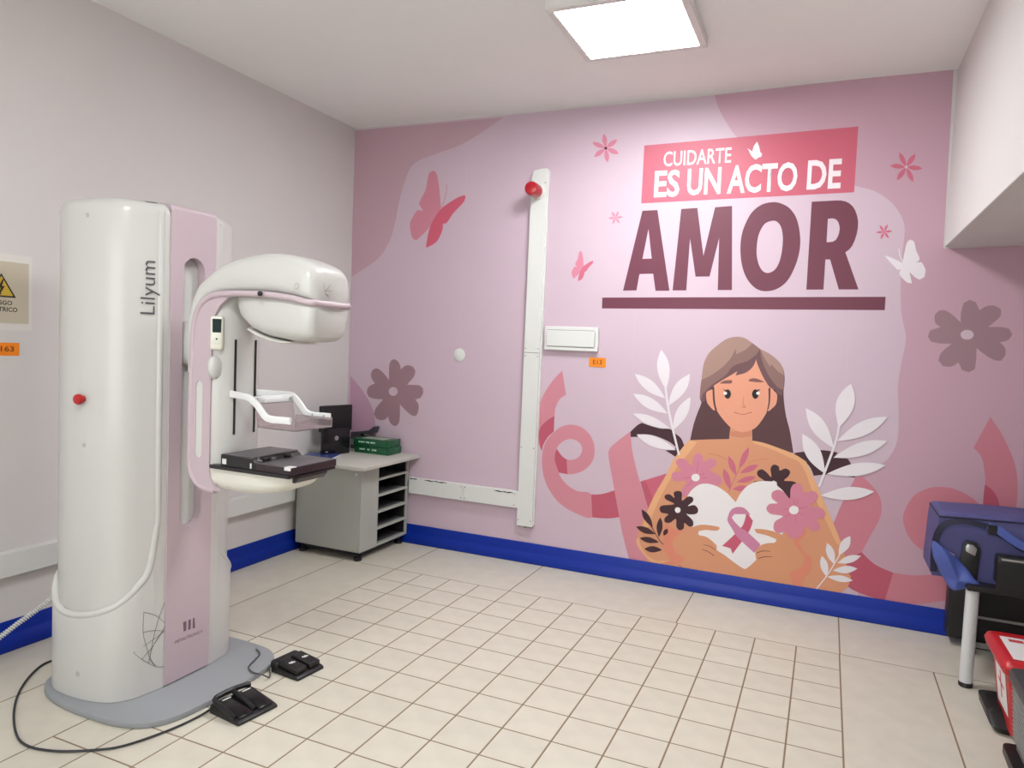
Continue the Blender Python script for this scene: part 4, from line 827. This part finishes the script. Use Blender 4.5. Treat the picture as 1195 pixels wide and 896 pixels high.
for x, zb, zt, hw in SC_:
    N = 28; r = []
    for k in range(N):
        a = 2 * PI * k / N; ca, sa = math.cos(a), math.sin(a); v = math.copysign(abs(sa) ** 0.6, sa)
        z = zt if ca > 0.0 else zt - (zt - zb) * abs(ca) ** 0.5
        r.append(Vector((x, CY + hw * v, z + (0 if ca <= 0 else 0.0015 * ca))))
    rg.append(r)
mobj('arm_foot_tray', loft(bmesh.new(), rg), mat('shell_cream', (226, 223, 214), 0.35), smooth=True, angle=50)

# ---------------------------------------------------------------- foot pedals and cables
def pedal_a():
    t = thing('foot_pedal', 'black double foot pedal with raised frame on the tiles, nearer the viewer', 'foot pedal', (-1.995, 2.100, 0.0005), math.radians(-8), 'foot pedals'); t.scale = (0.87, 0.87, 0.87)
    obj('base', prism(bmesh.new(), [(-0.095, 0), (0.10, 0), (0.10, 0.012), (0.085, 0.018), (-0.06, 0.045), (-0.085, 0.045), (-0.095, 0.035)], -0.105, 0.105, 'xz', bev=0.004), BLACK, t, smooth=True, angle=30)
    for s in (-1, 1):
        M = Matrix.Translation((0.0, s * 0.052, 0.036)) @ Matrix.Rotation(math.radians(12), 4, 'Y')
        p = obj('pedal', box(bmesh.new(), -0.06, 0.085, -0.038, 0.038, -0.008, 0.010, bev=0.006, M=M), BLACKG, t, smooth=True)
        obj('white_mark', box(bmesh.new(), -0.056, -0.050, -0.022, 0.022, 0.0095, 0.0112, M=M), TRUNK, p)
    bm = bmesh.new(); tube(bm, catmull([(0.07, -0.098, 0.026), (-0.03, -0.100, 0.052), (-0.078, -0.092, 0.062), (-0.086, -0.05, 0.066), (-0.084, 0.0, 0.068), (-0.086, 0.05, 0.064), (-0.08, 0.095, 0.058)], 4), 0.012, 8)
    tube(bm, catmull([(-0.084, 0.0, 0.066), (-0.03, 0.0, 0.058), (0.075, 0.0, 0.028)], 4), 0.011, 8)
    obj('guard_frame', bm, BLACK, t, smooth=True)
    return t
pedal_a()
def pedal_b():
    t = thing('foot_pedal', 'black double foot pedal with padded tops beside the corner of the grey base plate', 'foot pedal', (-2.045, 2.465, 0.0005), math.radians(-6), 'foot pedals'); t.scale = (0.90, 0.90, 0.90)
    obj('base', prism(bmesh.new(), [(-0.085, 0), (0.095, 0), (0.095, 0.012), (0.08, 0.020), (-0.085, 0.030)], -0.085, 0.085, 'xz', bev=0.004), BLACK, t, smooth=True, angle=30)
    obj('heel_block', nbox(-0.095, -0.045, -0.085, 0.075, 0.012, 0.055, bev=0.012, seg=3), BLACK, t, smooth=True)
    for s in (-1, 1):
        M = Matrix.Translation((0.015, s * 0.042, 0.040)) @ Matrix.Rotation(math.radians(6), 4, 'Y')
        p = obj('pedal', box(bmesh.new(), -0.07, 0.065, -0.034, 0.034, -0.014, 0.014, bev=0.009, seg=3, M=M), BLACK, t, smooth=True)
        bm = bmesh.new()
        for k in range(4): lathe(bm, [(0.006, 0.013), (0.006, 0.0148), (0.0, 0.015)], M @ Matrix.Translation((-0.01 + 0.006 * (k % 2), -0.010 + 0.007 * k, 0)), 8)
        obj('worn_print', bm, TRUNK, p)
    return t
pedal_b()
DK = mat('dark_cable', (46, 46, 50), 0.5)
pts = [(-2.92, 2.15), (-3.005, 2.026), (-2.972, 1.923), (-2.846, 1.781), (-2.671, 1.654), (-2.491, 1.569), (-2.353, 1.582), (-2.232, 1.651), (-2.165, 1.72), (-2.115, 1.86), (-2.098, 1.98), (-2.100, 2.06)]
tag(obj('pedal_cable', tube(bmesh.new(), catmull([(x, y, 0.0065) for x, y in pts[:-1]] + [(-2.088, 2.05, 0.018)], 6), 0.0042, 8), DK, smooth=True), 'dark grey cable looping over the tiles from behind the unit to the nearer pedal', 'cable')
pts = [(-2.30, 2.49, 0.031), (-2.25, 2.46, 0.030), (-2.225, 2.40, 0.030), (-2.20, 2.34, 0.030), (-2.15, 2.31, 0.030), (-2.10, 2.315, 0.028), (-2.085, 2.335, 0.012), (-2.105, 2.365, 0.008), (-2.135, 2.395, 0.012)]
tag(obj('pedal_cable', tube(bmesh.new(), catmull(pts, 6), 0.0032, 8), mat('thin_grey_cable', (74, 74, 78), 0.5), smooth=True), 'short thin cable from the base plate to the farther pedal', 'cable')
core = catmull([(-3.0, 2.10, 0.36), (-3.07, 2.07, 0.262), (-3.10, 1.93, 0.180), (-3.12, 1.85, 0.130), (-3.13, 1.72, 0.075), (-3.13, 1.5, 0.03), (-3.14, 1.3, 0.03)], 14)
cable = thing('coiled_hose', 'white spiral-wrapped cable bundle hanging behind the unit at the left edge', 'cable', (0, 0, 0))
obj('core', tube(bmesh.new(), core, 0.0075, 8), mat('hose_core', (176, 174, 172), 0.6), cable, smooth=True)
hel = []
tot = [0.0]
for a, b in zip(core, core[1:]): tot.append(tot[-1] + (b - a).length)
ns = 1500
for k in range(ns):
    s = tot[-1] * k / ns; i = max(j for j in range(len(tot)) if tot[j] <= s); i = min(i, len(core) - 2)
    u = (s - tot[i]) / (tot[i + 1] - tot[i]); p = core[i].lerp(core[i + 1], u); T = (core[i + 1] - core[i]).normalized(); a = T.cross(Vector((1, 0, 0))).normalized(); b = T.cross(a)
    ph = s / 0.010 * 2 * PI
    hel.append(p + (a * math.cos(ph) + b * math.sin(ph)) * 0.0095)
obj('spiral_wrap', tube(bmesh.new(), hel, 0.0028, 4), TRUNK, cable)

# ---------------------------------------------------------------- grey cabinet and what stands on it
GREY = mat('grey_steel_sheet', (176, 177, 170), 0.45, noise=0.02, nscale=4); RECESS_SHADE = mat('painted_recess_shade', (26, 24, 28), 0.6); GTOP = mat('grey_worktop', (190, 188, 180), 0.5)  # near-black for pigeonhole insides: recess shade put into the colour
cab = thing('grey_cabinet', 'low grey office cabinet with open pigeonholes in the corner', 'cabinet', (-2.985, 4.15, 0))
cx0, cx1, cy0, cy1, cz0, cz1 = -0.26, 0.265, -0.29, 0.285, 0.06, 0.618
def cobj(n, bm, m, p=cab, **k): return obj(n, bm, m, p, **k)
cobj('carcass', nbox(cx0, cx1 - 0.40, cy0 + 0.018, cy1, cz0, cz1), GREY)
cobj('front_panel', nbox(cx0, cx1 - 0.012, cy0, cy0 + 0.017, cz0, cz1, bev=0.002), GREY)
cobj('corner_post', nbox(cx1 - 0.011, cx1, cy0 + 0.001, cy0 + 0.20, cz0, cz1, bev=0.001), GREY)
cobj('end_post', nbox(cx1 - 0.40, cx1, cy1 - 0.018, cy1, cz0 + 0.001, cz1 - 0.001), GREY)
cobj('end_shade', nbox(cx1 - 0.399, cx1 - 0.014, cy1 - 0.0188, cy1 - 0.0182, cz0 + 0.002, cz1 - 0.002), RECESS_SHADE)
cobj('inner_wall', nbox(cx1 - 0.40, cx1 - 0.013, cy0 + 0.180, cy0 + 0.199, cz0, cz1), RECESS_SHADE)
n = 5; ph = (cz1 - cz0) / n
for k in range(n):
    z = cz0 + k * ph
    cobj('shelf', nbox(cx1 - 0.399, cx1 - 0.002, cy0 + 0.2005, cy1 - 0.019, z + 0.002, z + 0.014), mat('shaded_shelf_grey', (88, 86, 88), 0.5))  # shelves darkened to carry the shade inside the openings
    cobj('shelf_lip', prism(bmesh.new(), [(cx1 - 0.002, z + 0.002), (cx1 + 0.002, z + 0.002), (cx1 + 0.002, z + 0.018), (cx1 - 0.03, z + 0.0145)], cy0 + 0.201, cy1 - 0.0195, 'xz'), GREY)
cobj('back_shade', nbox(cx1 - 0.41, cx1 - 0.4005, cy0 + 0.20, cy1 - 0.02, cz0 + 0.002, cz1 - 0.002), RECESS_SHADE)
obj_top = cobj('worktop', nbox(-0.298, 0.345, -0.385, 0.298, cz1 + 0.001, 0.645, bev=0.004), GTOP, smooth=True, angle=30)
obj('screw_cap', lathe(bmesh.new(), [(0.008, 0), (0.008, 0.001), (0.0, 0.002)], Matrix.Translation((0.225, cy0, 0.575)) @ Matrix.Rotation(PI / 2, 4, 'X'), 12), TRUNK, cab)
cobj('plinth', nbox(cx0 + 0.02, cx1 - 0.03, cy0 + 0.03, cy1 - 0.02, 0.035, cz0), BLACK)
for x in (cx0 + 0.04, cx1 - 0.035):
    for y in (cy0 + 0.035, cy1 - 0.05):
        cobj('foot', lathe(bmesh.new(), [(0.026, 0.0), (0.026, 0.022), (0.012, 0.026), (0.012, 0.036)], Matrix.Translation((x, y, 0)), 16), BLACK, smooth=True)
TZ = 0.6455
GREEN = mat('green_paper_wrap', (22, 84, 52), 0.25, noise=0.25, nscale=25); GREENL = mat('pale_green_print', (176, 212, 186), 0.4)
def ream(x, y, z, rz, label, words):
    t = thing('paper_ream', label, 'paper pack', (x, y, z), rz, 'paper packs')
    obj('wrapper', nbox(-0.144, 0.144, -0.085, 0.085, 0, 0.05, bev=0.004), GREEN, t, smooth=True, angle=30)
    bm = bmesh.new()
    for sx in (-0.1425, 0.1345): box(bm, sx, sx + 0.008, -0.08, 0.08, 0.048, 0.0512, bev=0.001)
    obj('wrapper_fold', bm, GREEN, t)
    bm = bmesh.new(); x = -0.10
    for k in range(11):
        wd = 0.006 + 0.005 * ((k * 5 + words) % 3)
        if k not in (4, 7): box(bm, x, x + wd, -0.0853, -0.0849, 0.022 + 0.002 * (k % 2), 0.033)
        x += wd + 0.0022
    obj('printed_marks', bm, GREENL, t)
    obj('top_print', nbox(-0.10, 0.09, -0.055, 0.055, 0.0495, 0.0506), mat('grey_green_print', (150, 160, 144), 0.4), t)
    return t
ream(-2.925, 4.343, TZ, math.radians(0), 'green wrapped paper ream at the bottom of the pair on the grey worktop', 0)
ream(-2.932, 4.338, TZ + 0.052, math.radians(1.5), 'green wrapped paper ream on top of the other ream', 1)
# black flat items standing at the back
t = thing('black_monitor', 'black flat monitor standing in the corner behind the paddle of the unit', 'monitor', (-3.165, 4.16, TZ), math.radians(78))
obj('screen_housing', nbox(-0.14, 0.14, -0.015, 0.015, 0.150, 0.335, bev=0.006), BLACK, t, smooth=True)
obj('stand', prism(bmesh.new(), [(-0.05, 0.0), (0.05, 0.0), (0.03, 0.16), (-0.03, 0.16)], 0.0, 0.012, 'xz'), BLACK, t)
obj('foot', nbox(-0.09, 0.09, -0.03, 0.06, 0, 0.01, bev=0.003), BLACK, t)
t = thing('black_case', 'black upright glossy panel with a small emblem leaning below the monitor', 'computer case', (-3.105, 4.085, TZ), math.radians(74))
obj('panel', nbox(-0.115, 0.115, -0.012, 0.012, 0, 0.185, bev=0.004), BLACKG, t, smooth=True)
obj('emblem', lathe(bmesh.new(), [(0.016, 0), (0.016, 0.001), (0.011, 0.0015), (0, 0.0015)], Matrix.Translation((0.0, -0.012, 0.115)) @ Matrix.Rotation(PI / 2, 4, 'X'), 16), CHROME, t)
obj('latch', nbox(-0.09, -0.07, -0.0135, -0.0115, 0.02, 0.028), CHROME, t)
t = thing('blue_folder', 'blue plastic folder with white papers lying on the worktop beside the receptor', 'folder', (-3.11, 3.92, TZ), math.radians(22))
obj('papers', nbox(-0.10, 0.115, -0.135, 0.13, 0, 0.006), mat('paper_white', (214, 216, 220), 0.6), t)
obj('cover', prism(bmesh.new(), [(-0.11, -0.12), (0.10, -0.10), (0.115, 0.14), (-0.11, 0.14)], 0.007, 0.010, 'xy'), mat('blue_plastic', (62, 78, 140), 0.25), t)
t = thing('black_tray', 'dark curved tray with a raised corner between monitor and paper reams', 'tray', (-3.10, 4.36, TZ), math.radians(0))
t.location = (-3.20, 4.385, TZ)
obj('body', prism(bmesh.new(), [(0, 0), (0.088, 0), (0.088, 0.112), (0.16, 0.118), (0.205, 0.130), (0.222, 0.175), (0.205, 0.180), (0.16, 0.146), (0.08, 0.130), (0, 0.12)], 0.0, 0.05, 'xz', bev=0.003), mat('smoky_plastic', (60, 56, 62), 0.3), t)
obj('band', nbox(0.004, 0.086, -0.003, -0.0002, 0.028, 0.07), mat('grey_band', (112, 108, 110), 0.5), t)

# ---------------------------------------------------------------- right side: bench, bag, cases, bins
ben = thing('bench', 'low bench with black top and round light grey legs under the blue bag', 'bench', (0.66, 3.74, 0))
obj('top', nbox(-0.03, 1.25, -0.02, 0.52, 0.452, 0.478, bev=0.003), BLACK, ben)
LEG = mat('light_grey_leg', (206, 207, 208), 0.4)
for x, y in ((0.0, 0.035), (1.20, 0.035), (0.082, 0.485), (1.20, 0.485)):
    lg = obj('leg', lathe(bmesh.new(), [(0.027, 0.018), (0.027, 0.4515)], Matrix.Translation((x, y, 0)), 24), LEG, ben, smooth=True)
    obj('foot_cap', lathe(bmesh.new(), [(0.026, 0.0005), (0.029, 0.004), (0.029, 0.020), (0.0275, 0.022)], Matrix.Translation((x, y, 0)), 24), BLACK, lg, smooth=True)
TRIM = mat('brushed_trim', (176, 176, 174), 0.35, metal=0.6)
t = thing('black_flight_case', 'large black case with thin metal strips standing under the bench by the wall', 'case', (0.64, 4.27, 0.0))
t.location = (0.655, 4.285, 0)
obj('body', nbox(-0.005, 0.70, 0.0, 0.125, 0.04, 0.445, bev=0.015, seg=3), BLACK, t, smooth=True)
obj('metal_strip', nbox(0.10, 0.69, -0.004, 0.002, 0.165, 0.178), TRIM, t)
obj('base_rail', nbox(0.09, 0.69, 0.0, 0.12, 0.012, 0.0395), TRIM, t)
bm = bmesh.new()
for x in (0.13, 0.60): box(bm, x, x + 0.05, 0.02, 0.10, 0.0003, 0.012)
obj('foot', bm, BLACK, t)
t = thing('black_hard_case', 'black hard case with silver top edge standing before the blue bag', 'case', (0.735, 3.745, 0.4985))
obj('body', nbox(0.0, 0.62, -0.02, 0.052, 0.0, 0.125, bev=0.010, seg=3), BLACK, t, smooth=True)
obj('top_strip', nbox(0.014, 0.61, -0.0215, -0.012, 0.108, 0.1165, bev=0.001), TRIM, t)
obj('lower_lid', nbox(0.0, 0.62, -0.026, -0.021, -0.02, 0.10, bev=0.001), BLACK, t)
# blue bag
BAG = mat('blue_bag_fabric', (74, 73, 124), 0.6, noise=0.08, nscale=8, bump=0.25, bscale=900)
BAGL = mat('bright_blue_fabric', (74, 90, 164), 0.5, noise=0.06, nscale=8, bump=0.25, bscale=900)
STRAP = mat('navy_strap', (26, 24, 52), 0.6)
bag = thing('blue_bag', 'blue fabric carry bag with dark strap lying on the bench against the mural', 'bag', (0.50, 3.80, 0.479))
rg = []
prof_b = [(0.0, 0.0, 0.33), (0.0, 0.03, 0.335), (0.005, 0.12, 0.34), (0.008, 0.22, 0.34), (0.012, 0.272, 0.338), (0.024, 0.288, 0.326), (0.05, 0.293, 0.30)]
rings = []
L = 0.92
for k, (ins, z, d) in enumerate(prof_b):
    ring_ = []
    x0, x1, y0, y1 = ins, L - ins, ins, d + 0.005
    n = 10
    for (ax, ay, bx, by) in ((x0, y0, x1, y0), (x1, y0, x1, y1), (x1, y1, x0, y1), (x0, y1, x0, y0)):
        for q in range(n):
            u = q / n
            px = ax + (bx - ax) * u; py = ay + (by - ay) * u
            wob = 0.006 * math.sin(px * 23 + z * 31) * math.sin(z * 14 + py * 9)
            ring_.append(Vector((px, py + (wob if ay == by else 0), z + (0.022 * math.sin(px * 3.2) if z > 0.25 else 0.0) * 0.6 + 0.0)))
    rings.append(ring_)
obj('body', loft(bmesh.new(), rings), BAG, bag, smooth=True, angle=60)
obj('top_piping', tube(bmesh.new(), [(p.x, p.y, p.z + 0.002) for p in rings[4]], 0.004, 6, closed=True), STRAP, bag, smooth=True)
def ribbon(bm, pts, w, th=0.003):
    rings = []
    P = catmull(pts, 6)
    for i, p in enumerate(P):
        t_ = (P[min(i + 1, len(P) - 1)] - P[max(i - 1, 0)]).normalized(); up = Vector((0, -1, 0.25)).normalized(); b = t_.cross(up).normalized(); n_ = b.cross(t_).normalized()
        rings.append([p + b * w / 2 + n_ * th / 2, p - b * w / 2 + n_ * th / 2, p - b * w / 2 - n_ * th / 2, p + b * w / 2 - n_ * th / 2])
    return loft(bm, rings)
obj('strap', ribbon(bmesh.new(), [(0.004, -0.008, 0.02), (0.0, -0.010, 0.10), (0.006, -0.010, 0.19), (0.035, -0.012, 0.245), (0.10, -0.012, 0.268), (0.17, -0.012, 0.262), (0.22, -0.012, 0.25)], 0.026), STRAP, bag, smooth=True)
obj('strap', ribbon(bmesh.new(), [(0.20, -0.014, 0.262), (0.245, -0.016, 0.245), (0.29, -0.020, 0.215), (0.35, -0.022, 0.185), (0.45, -0.02, 0.175), (0.55, -0.02, 0.19)], 0.034), BAGL, bag, smooth=True)
obj('strap', ribbon(bmesh.new(), [(0.22, -0.010, 0.232), (0.28, -0.012, 0.205), (0.33, -0.012, 0.17), (0.42, -0.012, 0.155), (0.5, -0.012, 0.16)], 0.010), STRAP, bag, smooth=True)
bm = bmesh.new(); box(bm, 0.20, 0.235, -0.022, -0.008, 0.225, 0.268, bev=0.003)
obj('buckle', bm, BLACK, bag)
obj('pocket_holder', prism(bmesh.new(), [(0.085, 0.02), (0.175, -0.01), (0.18, 0.155), (0.165, 0.178), (0.125, 0.182), (0.112, 0.165), (0.105, 0.10)], -0.014, -0.001, 'xz', bev=0.003), BLACK, bag, smooth=True, angle=30)
obj('metal_clip', prism(bmesh.new(), [(0.122, 0.135), (0.160, 0.118), (0.166, 0.150), (0.150, 0.168), (0.128, 0.170), (0.120, 0.155)], -0.022, -0.0145, 'xz', bev=0.003), CHROME, bag, smooth=True)
obj('paper_scrap', prism(bmesh.new(), [(0.03, 0.118), (0.085, 0.090), (0.080, 0.112), (0.04, 0.132)], -0.018, -0.014, 'xz'), mat('beige_scrap', (206, 186, 176), 0.6), bag)
flap = [(-0.010, 0.165), (0.035, 0.140), (0.082, 0.105), (0.130, 0.060), (0.165, 0.015), (0.205, -0.020), (0.150, -0.024), (0.100, -0.045), (0.072, -0.040), (0.040, 0.005), (0.018, 0.045), (-0.006, 0.10)]
t2 = bmesh.new()
cen = Vector((0.10, -0.030, 0.0)); O_ = [Vector((x, -0.030 - 0.01 * math.sin(i * 1.9), z)) for i, (x, z) in enumerate(flap)]
O_ = catmull(O_, 3, True)
R1 = [p.lerp(cen, 0.25) + Vector((0, -0.010 - 0.003 * math.sin(i * 0.6), 0)) for i, p in enumerate(O_)]
R2 = [p.lerp(cen, 0.6) + Vector((0, -0.013 - 0.004 * math.sin(i * 0.5 + 1), 0)) for i, p in enumerate(O_)]
back = [p + Vector((0, 0.008, 0)) for p in O_]; backc = [p.lerp(cen + Vector((0, 0.05, 0)), 0.5) for p in back]
loft(t2, [[Vector((p.x, -0.024, p.z)).lerp(Vector((0.1, -0.024, 0)), 0.9) for p in O_], back, O_, R1, R2, [p.lerp(cen, 0.95) + Vector((0, -0.012, 0)) for p in O_]])
obj('hanging_flap', t2, BAGL, bag, smooth=True, angle=70)

# red bin and grey crate at the right edge
RED = mat('red_plastic', (186, 30, 38), 0.35)
rb = thing('red_bin', 'red plastic bin with white labels and black base at the right edge', 'bin', (0.70, 3.08, 0), math.radians(0))
def rbring(z, x0, x1, y0, y1, r=0.03):
    out = []
    for cx_, cy_, a0 in ((x1 - r, y1 - r, 0), (x0 + r, y1 - r, 90), (x0 + r, y0 + r, 180), (x1 - r, y0 + r, 270)):
        for k in range(5):
            a = math.radians(a0 + k * 22.5); out.append(Vector((cx_ + r * math.cos(a), cy_ + r * math.sin(a), z)))
    return out
rb.location = (0.70, 3.19, 0)
obj('body', loft(bmesh.new(), [rbring(0.03, 0.035, 0.30, 0.07, 0.34), rbring(0.16, 0.018, 0.315, 0.05, 0.352), rbring(0.30, 0.0, 0.33, 0.03, 0.365)]), RED, rb, smooth=True, angle=50)
obj('lid', loft(bmesh.new(), [rbring(0.292, -0.018, 0.345, 0.012, 0.380), rbring(0.318, -0.026, 0.350, 0.004, 0.388), rbring(0.338, -0.018, 0.345, 0.012, 0.380), rbring(0.346, 0.0, 0.325, 0.03, 0.36)]), RED, rb, smooth=True, angle=50)
obj('lid_label', nbox(0.015, 0.32, 0.05, 0.30, 0.3465, 0.3480), mat('label_white', (226, 222, 222), 0.5), rb)
bm = bmesh.new(); box(bm, 0.04, 0.09, 0.245, 0.275, 0.3481, 0.3486); box(bm, 0.10, 0.15, 0.23, 0.26, 0.3481, 0.3486)
for k in range(4): box(bm, 0.12, 0.25, 0.085 + 0.02 * k, 0.088 + 0.02 * k, 0.3481, 0.3485)
obj('lid_print', bm, mat('red_print', (190, 50, 60), 0.5), rb)
ML = Matrix.Translation((0.0365, 0, 0)) @ Matrix.Rotation(math.radians(-7.2), 4, 'Y')
obj('side_label', prism(bmesh.new(), [(0.10, 0.10), (0.27, 0.10), (0.27, 0.27), (0.10, 0.27)], -0.0015, 0.0, 'yz', M=ML), MATS['label_white'], rb)
bm = bmesh.new()
prism(bm, [(0.14, 0.185), (0.23, 0.20), (0.23, 0.212), (0.14, 0.197)], -0.0022, -0.0016, 'yz', M=ML); prism(bm, [(0.18, 0.14), (0.195, 0.14), (0.195, 0.25), (0.18, 0.25)], -0.0022, -0.0016, 'yz', M=ML)
obj('side_print', bm, MATS['red_print'], rb)
obj('base', loft(bmesh.new(), [rbring(0.0005, 0.0, 0.32, 0.16, 0.40), rbring(0.029, -0.02, 0.34, 0.14, 0.42), rbring(0.060, -0.024, 0.345, 0.20, 0.43), rbring(0.070, 0.0, 0.33, 0.23, 0.41)]), BLACK, rb, smooth=True, angle=50)
gc = thing('grey_crate', 'dark grey ribbed crate cut by the right edge in front of the red bin', 'crate', (0.69, 2.775, 0))
DG = mat('dark_grey_plastic', (64, 64, 66), 0.45); 
obj('body', loft(bmesh.new(), [rbring(0.07, 0.02, 0.40, 0.02, 0.33), rbring(0.32, 0.0, 0.42, 0.0, 0.345)]), mat('mid_grey_plastic', (112, 112, 110), 0.45), gc, smooth=True, angle=50)
for k in range(14):
    z = 0.10 + k * 0.0155
    ins = 0.02 - 0.02 * (z - 0.07) / 0.25
    obj('rib', nbox(ins - 0.004, 0.40, ins - 0.004, 0.34, z, z + 0.006, bev=0.001, seg=1), mat('rib_grey', (132, 132, 130), 0.45), gc)
obj('rim', loft(bmesh.new(), [rbring(0.315, -0.012, 0.43, -0.012, 0.350), rbring(0.345, -0.018, 0.435, -0.018, 0.352), rbring(0.355, -0.010, 0.43, -0.010, 0.350)]), DG, gc, smooth=True, angle=50)
obj('base', loft(bmesh.new(), [rbring(0.0005, 0.0, 0.42, 0.0, 0.34), rbring(0.05, -0.02, 0.44, -0.02, 0.34), rbring(0.075, -0.02, 0.44, -0.02, 0.34)]), BLACK, gc, smooth=True, angle=50)
